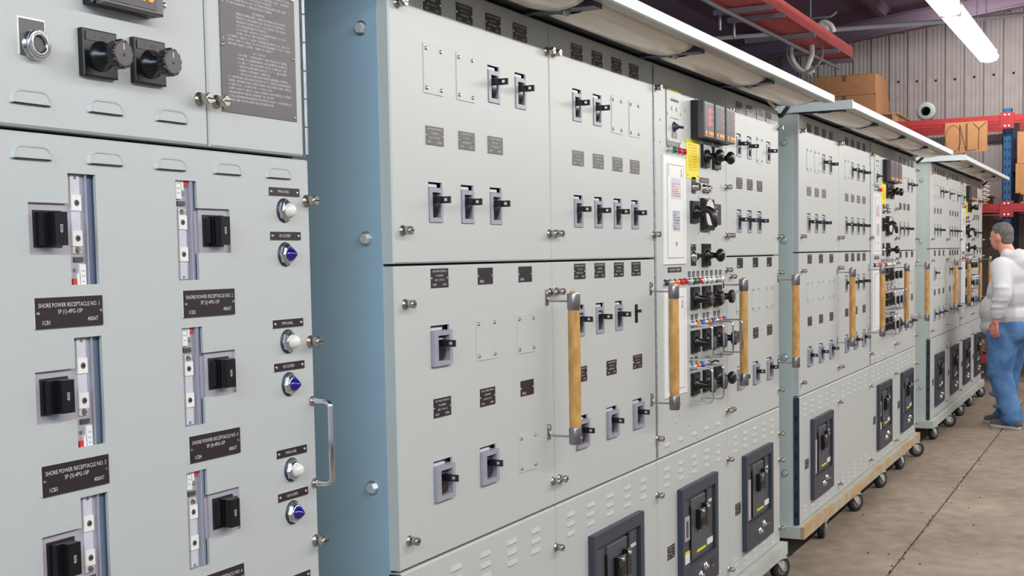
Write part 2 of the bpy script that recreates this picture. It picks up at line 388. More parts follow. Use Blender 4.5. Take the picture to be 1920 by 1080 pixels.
def small_rotary(b):
    b.box(-.03, .03, -.002, 0, -.042, .042, 'plate'); b.lathe((0, -.002, -.006), (0, -1, 0), [(0, .024), (.008, .022), (.010, .014), (.018, .014)], 'chrome', 14)
    b.box(-.004, .004, -.034, -.016, -.012, .004, 'black'); b.lathe((-.022, -.002, .034), (0, -1, 0), [(0, .004), (.003, .002)], 'chrome', 8); b.lathe((.022, -.002, .034), (0, -1, 0), [(0, .004), (.003, .002)], 'chrome', 8)
def chrome_switch(b):
    b.box(-.024, .024, -.002, 0, -.032, .032, 'plate'); b.lathe((0, -.002, -.006), (0, -1, 0), [(0, .020), (.008, .020), (.010, .016), (.024, .015)], 'chrome', 14); b.lathe((0, -.026, -.006), (0, -1, 0), [(0, .010), (.001, .010)], 'gap', 12)
def twin_socket(b):
    for x in (-.024, .024): b.lathe((x, 0, 0), (0, -1, 0), [(0, .019), (.006, .019), (.008, .014), (.018, .014), (.018, .008), (.008, .008)], 'chrome', 14)
    b.box(-.024, .024, -.006, 0, -.006, .006, 'steel')
def toggle_bat(b):
    b.lathe((0, 0, 0), (0, -1, 0), [(0, .012), (.004, .012), (.006, .008), (.014, .008)], 'chrome', 12); b.tube([(0, -.012, 0), (0, -.03, .01), (.004, -.045, .006)], .004, 'dark', 8); b.lathe((0, 0, .022), (0, -1, 0), [(0, .006), (.002, .005)], 'chrome', 8)
def relay(b):
    w, h = .162, .198; b.box(-w/2, w/2, -.004, 0, -h/2, h/2, 'paint', .001); b.box(-w/2-.001, w/2, -.001, 0, -h/2-.001, h/2+.001, 'gap')
    b.box(-w*.40, w*.32, -.0048, -.004, h*.44, h*.49, 'yellow')
    b.box(-w*.26, w*.3, -.005, -.004, h*.26, h*.275, 'gap'); b.strokes(-w*.26, w*.3, h*.29, .006, -.0046, 'gap')
    for x in (-.15, .15): b.lathe((x*w, -.004, h*.12), (0, -1, 0), [(0, .008), (.003, .007)], 'steel', 10)
    b.strokes(-w*.3, w*.3, -h*.06, .005, -.0046, 'ink')
    b.lathe((-.006, -.004, -h*.22), (0, -1, 0), [(0, .02), (.006, .018), (.008, .011), (.018, .010)], 'dark', 12); b.tube([(-.006, -.018, -h*.22), (.0, -.04, -h*.24)], .005, 'black', 8)
    b.box(-.03, .026, -.0055, -.004, -h*.43, -h*.31, 'plate'); 
    for k in range(3): b.strokes(-.026, .024, -h*.33-k*.008, .005, -.0059, 'letter', 0)
    for x, z in ((-.45, .46), (.42, .46), (-.45, -.46), (.42, -.46), (-.45, 0), (.42, .05)): b.lathe((x*w, -.004, z*h), (0, -1, 0), [(0, .005), (.003, .003)], 'nickel', 8)
def led_meter(b, lit):
    w, h = .130, .146; D = .055
    b.box(-w/2, w/2, -D*.5, 0, -h/2, h/2, 'blackm'); b.box(-w/2+.004, w/2-.004, -D, -D*.5, -h/2+.002, h/2-.002, 'meter', .004)
    y = -D-.0008; dm = 'led' if lit else 'dred'
    b.box(-w*.42, w*.42, -D-.0004, -D, -h*.42, h*.40, 'frame2')
    for r in range(3):
        z = h*(.24-.17*r)
        for c in range(3): b.quad(-.012+c*.013, -.003+c*.013, z-.009, z+.009, y, dm)
        b.strokes(.032, .05, z, .006, y, 'orange', 0)
    for c in range(4): b.quad(-.048+c*.022, -.036+c*.022, -h*.27, -h*.20, y, 'ink')
    for c in (0, 1.7, 2.5, 3.3): b.lathe((-.044+c*.025, -D-.0004, -h*.36), (0, -1, 0), [(0, .0095), (.002, .0085)], 'key', 10)
    b.lathe((0, -D-.0004, h*.36), (0, -1, 0), [(0, .004), (.002, .003)], 'steel', 8)
def yellow_tag(b):
    w, h = .155, .15; b.box(-w/2, w/2, -.002, 0, -h/2, h/2, 'yellow')
    st = random.getstate(); random.seed(8)
    for k in range(10): b.strokes(-w*.34, w*.34, h*.36-k*.0105, .0055, -.0023, 'key')
    random.setstate(st)
    for x in (-.4, .4): b.lathe((x*w, -.002, -h*.42), (0, -1, 0), [(0, .004), (.002, .003)], 'nickel', 8)
def white_panel(b, full):
    w, h = .25, .403; b.box(-w/2, w/2, -.006, 0, -h/2, h/2, 'white', .002)
    b.box(-w*.36, w*.36, -.0075, -.006, -h*.44, h*.42, 'white', .001); b.quad(-w*.36, w*.36, h*.42, h*.424, -.0076, 'ink'); b.quad(-w*.36, w*.36, -h*.44, -h*.436, -.0078, 'ink')
    b.quad(-w*.362, -w*.355, -h*.44, h*.42, -.0078, 'ink'); b.quad(w*.355, w*.362, -h*.44, h*.42, -.0078, 'ink')
    st = random.getstate(); random.seed(12)
    for k in range(4): b.strokes(-w*.32, -w*.27, h*(.40-.025*k), .006, -.008, 'ink', 0); b.strokes(w*.24, w*.31, h*(.38-.018*k), .006, -.008, 'ink', 0)
    if full:
        b.quad(-.045, .06, h*.11, h*.30, -.0082, 'lpanel'); b.quad(-.032, .047, h*.135, h*.25, -.0086, 'sred'); b.quad(-.029, .044, h*.142, h*.243, -.009, 'white')
        for k in range(4): b.strokes(-.024, .04, h*(.225-.022*k), .006, -.0094, 'redink')
        b.quad(-.035, .047, -h*.19, h*.0, -.0082, 'lpanel')
        for k in range(7): b.strokes(-.03, .042, -h*.012-k*.0105, .007, -.0086, 'ink', .3)
        b.add([(0, -.0086, -h*.31), (.012, -.0086, -h*.30), (.006, -.0086, -h*.335)], [(0, 2, 1)], 'ink'); b.strokes(-.006, .02, -h*.30, .008, -.0086, 'ink', 0)
    random.setstate(st)
def analog_meter(b):
    w = .128; b.box(-w/2, w/2, -.022, 0, -w/2, w/2, 'black', .006)
    b.lathe((0, -.0222, .006), (0, -1, 0), [(0, .054), (.0015, .053)], 'dial', 24)
    for k in range(13):
        a = math.radians(210 - k*20); c, s_ = math.cos(a), math.sin(a)
        b.add([(c*.042-s_*.001, -.0242, .006+s_*.042+c*.001), (c*.042+s_*.001, -.0242, .006+s_*.042-c*.001), (c*.049+s_*.001, -.0242, .006+s_*.049-c*.001), (c*.049-s_*.001, -.0242, .006+s_*.049+c*.001)], [(0, 1, 2, 3)], 'redink')
    b.add([(-.002, -.0246, 0), (.002, -.0246, 0), (-.026, -.0246, .038)], [(0, 1, 2)], 'gap')
    b.box(-w*.4, w*.4, -.026, -.022, -w*.46, -w*.34, 'black')
def info_card(b):
    w, h = .125, .084; b.box(-w/2, w/2, -.003, 0, -h/2, h/2, 'plate'); st = random.getstate(); random.seed(4)
    b.strokes(-w*.3, w*.1, h*.36, .006, -.0034, 'letter'); b.strokes(-w*.1, w*.2, h*.16, .007, -.0034, 'letter'); b.strokes(-w*.12, w*.2, h*.04, .007, -.0034, 'letter')
    for k in range(4): b.strokes(-w*.42, w*.42, -h*(.1+.095*k), .0055, -.0034, 'ink')
    random.setstate(st)
def big_breaker(b, kind):
    w, h = .448, .430; L = -w/2; B = -h/2
    def X(u): return L + u*w
    def Z(v): return B + (1-v)*h        # v measured from the top
    d = -.022
    for x0, x1, v0, v1 in ((0, .05, 0, 1), (.92, 1, 0, 1), (.05, .92, 0, .10), (.05, .92, .72, 1)): b.box(X(x0), X(x1), d, 0, Z(v1), Z(v0), 'frame', 0)
    b.box(X(.05), X(.92), -.006, 0, Z(.72), Z(.10), 'frame2')
    b.box(X(.28), X(.70), -.014, -.006, Z(.70), Z(.14), 'frame2', .002); b.box(X(.72), X(.90), -.010, -.006, Z(.70), Z(.12), 'frame2', .001)
    b.box(X(.272), X(.285), -.0145, -.006, Z(.70), Z(.20), 'black'); b.box(X(.68), X(.72), -.018, -.006, Z(.30), Z(.13), 'black')
    # operating handle block with chrome buttons
    b.box(X(.40), X(.56), -.034, -.014, Z(.43), Z(.25), 'black', .004); b.box(X(.57), X(.66), -.034, -.014, Z(.43), Z(.22), 'black', .003)
    b.lathe((X(.47), -.034, Z(.27)), (0, -1, 0), [(0, .010), (.006, .008)], 'chrome', 10); b.lathe((X(.61), -.034, Z(.25)), (0, -1, 0), [(0, .010), (.006, .008)], 'chrome', 10)
    b.box(X(.43), X(.53), -.036, -.034, Z(.41), Z(.34), 'blackm'); b.box(X(.46), X(.50), -.0165, -.014, Z(.475), Z(.455), 'green'); b.box(X(.60), X(.63), -.0165, -.014, Z(.46), Z(.44), 'lwhite')
    st = random.getstate(); random.seed(21)
    b.quad(X(.73), X(.88), Z(.26), Z(.23), -.0108, 'lpanel')
    for k in range(9): b.strokes(X(.74), X(.88), Z(.28+.025*k), .007, -.0108, 'ink')
    random.setstate(st)
    b.box(X(.73), X(.89), -.0125, -.010, Z(.655), Z(.60), 'white'); b.box(X(.42), X(.66), -.0165, -.014, Z(.655), Z(.635), 'yellow')
    if kind == 0:
        b.box(X(.13), X(.24), -.010, -.006, Z(.70), Z(.28), 'bezel2')
    elif kind == 1:
        b.box(X(.13), X(.26), -.010, -.006, Z(.50), Z(.28), 'bezel2'); b.box(X(.17), X(.22), -.0108, -.010, Z(.47), Z(.32), 'frame2'); b.box(X(.13), X(.26), -.010, -.006, Z(.62), Z(.60), 'yellow'); b.box(X(.13), X(.26), -.010, -.006, Z(.71), Z(.62), 'white')
    else:
        b.box(X(.13), X(.24), -.010, -.006, Z(.70), Z(.44), 'bezel2'); b.lathe((X(.14), -.006, Z(.37)), (0, -1, 0), [(0, .005), (.002, .004)], 'sred', 8)
    b.box(X(.12), X(.90), -.0228, -.022, Z(.742), Z(.735), 'black')
    for u, v in ((.46, .87), (.60, .82)): b.lathe((X(u), d, Z(v)), (0, -1, 0), [(0, .018), (.006, .016), (.008, .009), (.016, .009)], 'chrome', 12)
    b.box(X(.74), X(.90), d-.001, d, Z(.88), Z(.79), 'black'); b.box(X(.78), X(.86), d-.0016, d, Z(.87), Z(.86), 'steel')

# door sheet with real cut-outs
def door(name, parent, x0, x1, z0, z1, holes=(), t=.032, m='paint', c=.004, label=None):
    b = MB(); X0, X1, Z0, Z1 = x0+c, x1-c, z0+c, z1-c
    b.add([(x0,t,z0),(x1,t,z0),(x1,t,z1),(x0,t,z1),(x0,c,z0),(x1,c,z0),(x1,c,z1),(x0,c,z1),(X0,0,Z0),(X1,0,Z0),(X1,0,Z1),(X0,0,Z1)],
          [(0,1,5,4),(1,2,6,5),(2,3,7,6),(3,0,4,7),(4,5,9,8),(5,6,10,9),(6,7,11,10),(7,4,8,11)], m)
    xs = sorted({X0, X1, *[h[0] for h in holes], *[h[1] for h in holes]}); zs = sorted({Z0, Z1, *[h[2] for h in holes], *[h[3] for h in holes]})
    xs = [v for v in xs if X0 <= v <= X1]; zs = [v for v in zs if Z0 <= v <= Z1]
    def hole(x, z): return any(h[0] < x < h[1] and h[2] < z < h[3] for h in holes)
    nx, nz = len(xs)-1, len(zs)-1
    G = [[hole((xs[i]+xs[i+1])/2, (zs[k]+zs[k+1])/2) for k in range(nz)] for i in range(nx)]
    VS = [(x, 0, z) for x in xs for z in zs] + [(x, .006, z) for x in xs for z in zs]; n2 = len(xs)*len(zs)
    I = lambda i, k: i*len(zs)+k
    F = []
    for i in range(nx):
        for k in range(nz):
            a, b_, c_, d_ = I(i, k), I(i+1, k), I(i+1, k+1), I(i, k+1)
            if not G[i][k]: F.append((a, b_, c_, d_))
            else:
                for (p, q, di, dk) in ((a, b_, 0, -1), (b_, c_, 1, 0), (c_, d_, 0, 1), (d_, a, -1, 0)):
                    ii, kk = i+di, k+dk
                    if ii < 0 or kk < 0 or ii >= nx or kk >= nz or not G[ii][kk]: F.append((p, q, q+n2, p+n2))
    b.add(VS, F, m)
    o = b.build(name, parent)
    if label: o['label'] = label
    return o

def rail(root, x):
    """wooden grab rail held off the face by two wire stays"""
    y = -.088; zt, zb = 1.492, 1.045
    b = MB(); prof = [(0, .0165), (.02, .0175), (.20, .0185), (.34, .0175), (.355, .0165)]
    b.lathe((x, y, zb+.045), (0, 0, 1), prof, 'wood', 16); r = b.build('grab_rail', root); r['label'] = 'varnished wooden bar'
    for z, s in ((zb, 1), (zt-.05, -1)):
        b = MB(); b.lathe((x, y, z), (0, 0, 1), [(0, .018), (.004, .0195), (.046, .0195), (.05, .018)], 'ferrule', 16)
        if s < 0: b.lathe((x, y, z+.05), (0, 0, 1), [(0, .012), (.005, .010), (.007, .004)], 'wood', 12)
        else: b.lathe((x, y-.019, z+.02), (0, -1, 0), [(0, .005), (.003, .003)], 'chrome', 8)
        b.build('ferrule', r)
        b = MB(); zz = z+.022 if s > 0 else z+.026
        b.tube([(x, y+.015, zz), (x, -.014, zz)], .0032, 'steel', 8)
        b.box(x-.010, x+.010, -.003, 0, zz-.012, zz+.034, 'nickel'); b.tube([(x, -.014, zz), (x, -.006, zz+.004), (x, -.003, zz+.012)], .0035, 'steel', 8)
        b.lathe((x, -.003, zz+.024), (0, -1, 0), [(0, .007), (.005, .006)], 'chrome', 10)
        b.build('stay', r)

def hood(root, u0, u1, nb):
    """overhanging lamp hood"""
    b = MB()
    b.box(u0, u1, -.27, .35, 2.318, 2.327, 'hood'); b.box(u0, u1, -.275, -.263, 2.296, 2.328, 'hood')
    b.box(u0-.006, u0+.01, -.276, .35, 2.290, 2.334, 'hood'); b.box(u1-.01, u1, -.27, .03, 2.304, 2.327, 'hood')
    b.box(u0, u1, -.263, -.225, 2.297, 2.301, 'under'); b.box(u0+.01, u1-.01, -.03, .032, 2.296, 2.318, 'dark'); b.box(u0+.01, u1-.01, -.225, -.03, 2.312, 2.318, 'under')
    b.box(u0+.05, u1-.05, -.235, .2, 2.327, 2.334, 'hood')
    h = b.build('lamp_hood', root); h['label'] = 'overhanging pale lamp hood'
    w = (u1-u0)/nb
    for k in range(nb):
        x0 = u0+k*w+.03; x1 = u0+(k+1)*w-(.03 if k < nb-1 else .12)
        b = MB(); n = 10; R = []
        for x, s in ((x0, .75), (x0+.02, 1), (x1-.10, 1), (x1-.03, .85), (x1, .55)):
            R.append([(x, -.128 - .094*math.cos(math.pi*j/n)*min(1, s+.15), 2.314 - .046*s*math.sin(math.pi*j/n)) for j in range(n+1)])
        b.loft(R, 'diff', True, False, False); b.build('diffuser', h)
    for k in range(nb):
        x = max(u0+k*w, u0+.055)
        b = MB(); b.box(x-.03, x+.03, -.225, -.03, 2.284, 2.316, 'dark'); b.lathe((x, -.128, 2.284), (0, 0, -1), [(0, .014), (.01, .012), (.014, .005)], 'steel', 10)
        b.box(x-.012, x+.012, -.06, .0, 2.285, 2.300, 'dark'); b.build('lamp_bracket', h)
        if 0 < k < nb:
            b = MB(); 
            for dx in (-.03, .025): b.lathe((x+dx, -.255, 2.327), (0, 0, 1), [(0, .012), (.006, .011), (.010, .005)], 'white', 8)
            b.build('lip_bolt', h)
    return h

BUS = (.203, .368, .529, .692); BUB = (1.088, 1.250, 1.415, 1.575); BUD = (2.828, 2.990, 3.150, 3.308)
def cabinet(X0, scale, label, cfg, bodym, detail, idx):
    root = empty('electrical_cabinet', (X0, 0, 0), label, 'cabinet', None, scale)
    W = 3.49; G = .0025
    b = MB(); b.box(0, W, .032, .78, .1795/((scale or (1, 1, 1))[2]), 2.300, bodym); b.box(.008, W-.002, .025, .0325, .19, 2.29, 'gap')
    body = b.build('body', root)
    for z in (2.145, 1.65, 1.05, .45): comp('hex_bolt', hex_bolt, (), body, (0, .075, z), rot=(0, 0, -math.pi/2))
    sm, sl = 1.585, .847
    doors = {}
    U = (.0, .885, 1.768, 2.640, W)
    SW = .032
    def bh(x, z, w=.066, h=.098): return (x-w/2-.0015, x+w/2+.0015, z-h/2-.0015, z+h/2+.0015)
    def fill(dn, items, seed):
        for it in items:
            k, x, z = it[0], it[1], it[2]
            if k == 'brk': comp('breaker_switch', breaker, (), dn, (x, 0, z))
            elif k == 'Brk': comp('breaker_switch', breaker_large, (), dn, (x, 0, z))
            elif k == 'blank': comp('blank_cover', cover, (.094, .122), dn, (x, 0, z))
            elif k == 'Blank': comp('blank_cover', cover, (.113, .112), dn, (x, 0, z))
            elif k == 'plate': comp('nameplate', nameplate, (.088, .046, 3, True, int(x*37) % 5), dn, (x, 0, z))
            elif k == 'dplate': comp('nameplate', nameplate, (.088, .048, 3, False, int(x*37) % 5), dn, (x, 0, z))
            elif k == 'eplate': comp('nameplate', nameplate, (.086, .044, 0, False, 1), dn, (x, 0, z), 'nearly blank dark nameplate')
            elif k == 'slot': comp('toggle_slot', toggle_slot, (), dn, (x, 0, z))
    def holes(items): return [bh(i[1], i[2]) if i[0] == 'brk' else bh(i[1], i[2], .092, .1) for i in items if i[0] in ('brk', 'Brk')]
    def row(us, kinds, z): return [(k, u, z) for u, k in zip(us, kinds) if k]
    P4 = ['plate']*4; D4 = ['dplate']*4
    # --- upper doors A, B, D
    for s, us in (('A', BUS), ('B', BUB), ('D', BUD)):
        j = 'ABCD'.index(s)
        it = row(us, D4, 2.230) + row(us, cfg[s+'1'], 2.067)
        np_ = len(cfg[s+'2'])
        it += row(us, ['dplate' if s == 'D' else 'plate']*np_, 1.904) + row(us, cfg[s+'2'], 1.739)
        d = door('door', root, U[j]+G, U[j+1]-G, sm+.004, 2.288, holes(it)); fill(d, it, j); doors[s+'u'] = d
    # --- lower (middle height) doors
    LA = (.212, .457, .700); LD = (2.830, 3.075, 3.310); LB = (1.090, 1.340, 1.580)
    it = row(LA, cfg['A3p'], 1.551) + row(LA, cfg['A3'], 1.381) + row(LA, cfg['A4p'], 1.225) + row(LA, cfg['A4'], 1.040)
    d = door('door', root, U[0]+G, U[1]-G, sl+.004, sm-.002, holes(it)); fill(d, it, 3); doors['Al'] = d
    it = row(BUB, D4, 1.552) + row(BUB, cfg['B3'], 1.396) + row(LB, ['dplate']*3, 1.228) + row(LB, cfg['B4'], 1.045)
    d = door('door', root, U[1]+G, U[2]-G, sl+.004, sm-.002, holes(it)); fill(d, it, 4); doors['Bl'] = d
    it = row(LD, ['eplate']*3, 1.557) + row(LD, cfg['D3'], 1.391) + row(LD, ['dplate']*3, 1.236) + row(LD, cfg['D4'], 1.054)
    d = door('door', root, U[3]+G, U[4]-G, sl+.004, sm-.002, holes(it)); fill(d, it, 5); doors['Dl'] = d
    # --- control door C
    c = door('control_door', root, U[2]+G, U[3]-G, sl+.004, 2.288); o = 2.525
    P = lambda X, Z: (X-o, 0, Z)
    comp('relay_unit', relay, (), c, P(4.507, 2.118))
    comp('digital_meter', led_meter, (idx == 0,), c, P(4.772, 2.122), 'meter with lit red digits' if idx == 0 else None)
    comp('digital_meter', led_meter, (False,), c, P(4.915, 2.122)); comp('digital_meter', led_meter, (False,), c, P(5.058, 2.122))
    comp('warning_tag', yellow_tag, (), c, P(4.723, 1.968), 'yellow engraved warning tag')
    comp('nameplate', nameplate, (.153, .024, 1, True, 2), c, P(4.497, 2.012))
    for X, L in zip((4.443, 4.496, 4.55, 4.605), ('clear', 'green', 'red', 'red')): comp('indicator_lamp', lamp_small, (L, False), c, P(X, 1.989), L+' indicator lamp')
    comp('selector_switch', round_knob, (), c, P(4.872, 1.990)); comp('selector_switch', round_knob, (), c, P(5.018, 1.990))
    comp('white_panel', white_panel, (True,), c, P(4.504, 1.763)); comp('white_panel', white_panel, (False,), c, P(4.501, 1.267))
    comp('key_switch', chrome_switch, (), c, P(4.736, 1.868)); comp('twin_socket', twin_socket, (), c, P(4.883, 1.860)); comp('nameplate', nameplate, (.119, .02, 1, False, 3), c, P(4.865, 1.893))
    comp('pistol_handle', pistol_handle, (), c, P(4.732, 1.764)); comp('analog_meter', analog_meter, (), c, P(4.877, 1.757)); comp('info_card', info_card, (), c, P(5.020, 1.761))
    comp('rotary_switch', small_rotary, (), c, P(4.726, 1.596)); comp('selector_switch', round_knob, (), c, P(4.873, 1.595))
    comp('nameplate', nameplate, (.154, .019, 1, False, 4), c, P(4.501, 1.542))
    for X, L in zip((4.391, 4.447, 4.5, 4.559, 4.611), ('dark', 'clear', 'orange', 'red', 'red')): comp('indicator_lamp', lamp_small, (L, False), c, P(X, 1.495))
    for X, L in zip((4.674, 4.726, 4.781, 4.839, 4.894, 4.954, 5.018, 5.073), ('clear', 'green', 'red', 'lwhite', 'lwhite', 'lwhite', 'clear', 'lwhite')): comp('indicator_lamp', lamp_small, (L, True), c, P(X, 1.494))
    for X in (4.730, 4.872, 5.017): comp('selector_switch', selector, (.088, .075, .026), c, P(X, 1.427))
    for k, X in enumerate((4.705, 4.757, 4.809, 4.850, 4.900, 4.952, 4.993, 5.046, 5.098)): comp('indicator_lamp', lamp_small, (('clear', 'orange', 'blue')[k % 3], k % 3 < 2), c, P(X, 1.325))
    for X in (4.729, 4.872, 5.018): comp('selector_switch', selector, (.088, .085, .028), c, P(X, 1.256))
    for X in (4.672, 4.815, 4.945, 5.078): comp('wire_guard', guard, (), c, P(X, 1.256))
    for k, X in enumerate((4.694, 4.750, 4.806)): comp('indicator_lamp', lamp_small, (('clear', 'orange', 'blue')[k % 3], k < 2), c, P(X, 1.157))
    comp('toggle_switch', toggle_bat, (), c, P(4.904, 1.157))
    for X in (4.725, 4.872): comp('selector_switch', selector, (.088, .085, .028), c, P(X, 1.089))
    comp('selector_switch', round_knob, (), c, P(5.018, 1.089))
    for X in (4.670, 4.812): comp('wire_guard', guard, (), c, P(X, 1.089))
    for X, Z in ((4.36, 2.09), (4.36, 2.01), (4.64, 2.15), (4.63, 2.08), (4.64, 2.03), (4.77, 2.205), (4.915, 2.205), (5.058, 2.205), (4.77, 2.035), (4.915, 2.04), (5.06, 2.038),
                 (4.79, 1.826), (4.93, 1.826), (5.09, 1.878), (4.79, 1.68), (4.93, 1.68), (5.07, 1.68), (4.79, 1.365), (4.93, 1.365), (5.06, 1.365), (5.08, 1.18), (4.80, 1.02), (4.55, .985), (4.50, .965), (4.65, .935), (4.44, .915), (4.76, .868), (4.44, .862)):
        comp('screw', screw, (), c, P(X, Z))
    # --- bottom doors
    nl = []
    for j in range(4):
        x0, x1 = U[j]+G, U[j+1]-G
        d = door('louvred_door', root, x0, x1, .184, sl-.002)
        cx = [x0 + (x1-x0)*f for f in (.12, .30, .485, .665, .84)]
        L = [(x, z) for x in cx for z in (.800, .770, .740)] + [(x, z) for x in cx for z in (.262, .236, .210)]
        if j == 2 and detail: 
            for x in cx: comp('louver', small_louver, (), c, (x, 0, .892))
        if not cfg['big'][j]: L += [(x, z) for x in cx for z in (.288,)]
        if detail:
            for x, z in L: comp('louver', small_louver, (), d, (x, 0, z))
        else:
            k = ('louvers', 1)
            b = MB()
            for x, z in L + ([(x, .892) for x in cx] if j == 2 else []):
                q = len(b.v); small_louver(b); b.v[q:] = [(a+x, y, c_+z) for a, y, c_ in b.v[q:]]
            s_ = b.build('louvers', d); s_['kind'] = 'stuff'
        if cfg['big'][j]:
            comp('power_breaker', big_breaker, (cfg['big'][j]-1,), d, ((x0+x1)/2+.005+(.02 if j == 1 else 0), 0, .487))
            comp('nameplate', nameplate, (.08, .052, 3, False, 2), d, (x0+.10*(x1-x0)+.05, 0, .48))
        if j < 3:
            comp('door_screw', bolt, (), d, (x1-.004, 0, .722)); comp('door_screw', bolt, (), d, (x1-.004, 0, .245))
        else:
            for z in (.72, .59, .255): comp('door_screw', bolt, (), d, (x1-.012, 0, z))
    # --- captive door screws
    for s, pts in dict(Au=[(.042, 1.668), (.039, 2.203), (.868, 1.668), (.868, 2.203)], Bu=[(.912, 1.668), (.912, 2.203), (1.755, 1.672)], Al=[(.046, 1.492), (.040, .919), (.866, 1.494), (.866, .926)],
                       Bl=[(.912, 1.494), (.912, .926)], Du=[(2.672, 1.675), (2.668, 2.198), (3.474, 2.195), (3.474, 1.675)], Dl=[(2.688, 1.501), (2.668, .934), (3.474, 1.503), (3.474, .935)]).items():
        for x, z in pts: comp('door_screw', bolt, (), doors[s], (x, 0, z))
    for x, z in ((1.782, 2.198), (1.770, .930), (2.628, 2.196), (2.631, 1.878), (2.628, 1.675), (2.632, 1.53), (2.628, .932)): comp('door_screw', bolt, (), c, (x, 0, z))
    for j in (1, 2): # piano hinges beside the control door
        x = U[2] + (-.004 if j == 1 else 0)
    b = MB()
    for k in range(36): b.lathe((U[2], -.0015, sl+.01+k*.0395), (0, 0, 1), [(0, .0042), (.036, .0042)], 'steel', 8)
    b.build('hinge', root); 
    b = MB(); b.box(-.0035, .001, .001, .031, .185, sl-.004, 'dark')
    for k in range(6): b.box(-.005, -.003, .010, .022, .22+k*.1, .25+k*.1, 'gap')
    b.build('side_strip', root)
    for x in (.843, 1.718, 2.588, 3.466): rail(root, x)
    hood(root, -.02 if idx else -.18, W-.03, 4)
    b = MB(); b.tube([(W-.2, -.10, 2.30), (W-.05, -.06, 2.288), (W+.06, 0.0, 2.26), (W+.12, .08, 2.28), (W+.08, .2, 2.33), (W-.1, .3, 2.37)], .011, 'cable', 8)
    b.tube([(W-.3, -.03, 2.296), (W-.1, -.01, 2.285), (W+.04, .02, 2.305), (W+.05, .15, 2.37)], .008, 'cablew', 8)
    b.build('lamp_cable', root)
    return root
k = 'brk'; K = 'Brk'; n = 'blank'; N = 'Blank'
cfg2 = dict(A1=[n, n, k, k], A2=[k]*3, B1=[k, k, n, n], B2=[k]*4, D1=[k, k, n, k], D2=[k]*3,
            A3p=['dplate', 'eplate', 'eplate'], A3=[K, N, N], A4p=['dplate', 'dplate', 'eplate'], A4=[K, K, N], B3=[k, k, k, 'slot'], B4=[K, K, K], D3=[N]*3, D4=[K]*3, big=[0, 3, 2, 1])
cfg3 = dict(A1=[n, n, k, k], A2=[k]*3, B1=[n, k, k, k], B2=[k]*4, D1=[n, n, k, k], D2=[k]*3,
            A3p=['dplate']*3, A3=[N]*3, A4p=['dplate']*3, A4=[K]*3, B3=[k]*4, B4=[K]*3, D3=[N]*3, D4=[K]*3, big=[1, 0, 2, 1])
cfg4 = dict(A1=[n, n, k, k], A2=[k]*3, B1=[k, n, n, k], B2=[k]*4, D1=[n, n, k, k], D2=[k]*3,
            A3p=['dplate']*3, A3=[K, N, N], A4p=['dplate']*3, A4=[K]*3, B3=[k]*4, B4=[K]*3, D3=[N]*3, D4=[K]*3, big=[1, 1, 1, 1])
cabinet(2.520, None, 'long grey switchboard cabinet with side panel tinted as by cool light and lit red meter, second from left', cfg2, 'bodycool', True, 0)
cabinet(6.405, (1.05, 1, 1.007), 'grey switchboard cabinet on the rust-stained dolly, in the middle of the row', cfg3, 'body', False, 1)
cabinet(10.82, (1.043, 1, 1.013), 'farthest grey switchboard cabinet, beside the man in the sweatshirt', cfg4, 'body', False, 2)

# ------------------------------------------------------------------ nearest cabinet
def shore_plate(b, no, lines):
    w, h = .145, .050
    b.box(-w/2-.002, w/2, -.0016, 0, -h/2, h/2, 'letter'); b.box(-w/2, w/2, -.0028, -.001, -h/2, h/2, 'plate')
    b.text('SHORE POWER RECEPTACLE NO. %d' % no, .0098, 0, -.0031, h*.24, 'letter', sx=.86)
    b.text('SP (%d)-4PG-15P' % no, .0098, 0, -.0031, h*.02, 'letter', sx=.86)
    b.text('1CB%d' % no, .0098, -w*.42, -.0031, -h*.32, 'letter', 'LEFT', .86); b.text('400AT', .0098, w*.42, -.0031, -h*.27, 'letter', 'RIGHT', .86)
    for sx in (-1, 1): b.lathe((sx*w*.465, -.0028, 0), (0, -1, 0), [(0, .0032), (.0016, .0026)], 'chrome', 8)
def lamp_plate(b, t):
    w, h = .102, .0165
    b.box(-w/2-.0015, w/2, -.0012, 0, -h/2, h/2, 'letter'); b.box(-w/2, w/2, -.0024, -.001, -h/2, h/2, 'plate'); b.text(t, .0082, -.004, -.0027, 0, 'letter', sx=.9)
    for sx in (-1, 1): b.lathe((sx*w*.43, -.0024, 0), (0, -1, 0), [(0, .0035), (.002, .0025)], 'chrome', 8)
def pilot(b, lens):
    b.lathe((0, 0, 0), (0, -1, 0), [(0, .0255), (.002, .025), (.004, .021)], 'dark', 18)
    b.lathe((0, -.003, 0), (0, -1, 0), [(0, .0225), (.004, .0222), (.008, .0195), (.010, .0168)], 'chrome', 8, False)
    b.lathe((0, -.011, 0), (0, -1, 0), [(0, .0168), (.002, .0172), (.003, .015)], 'chrome', 18)
    if lens == 'lwhite': b.lathe((0, -.012, 0), (0, -1, 0), [(0, .0148), (.005, .0145), (.010, .0128), (.014, .0095), (.016, .005), (.0165, .0005)], lens, 18)
    else: b.lathe((0, -.012, 0), (0, -1, 0), [(0, .0148), (.004, .0143), (.008, .0118), (.014, .006), (.018, .002), (.0185, .0003)], lens, 12)
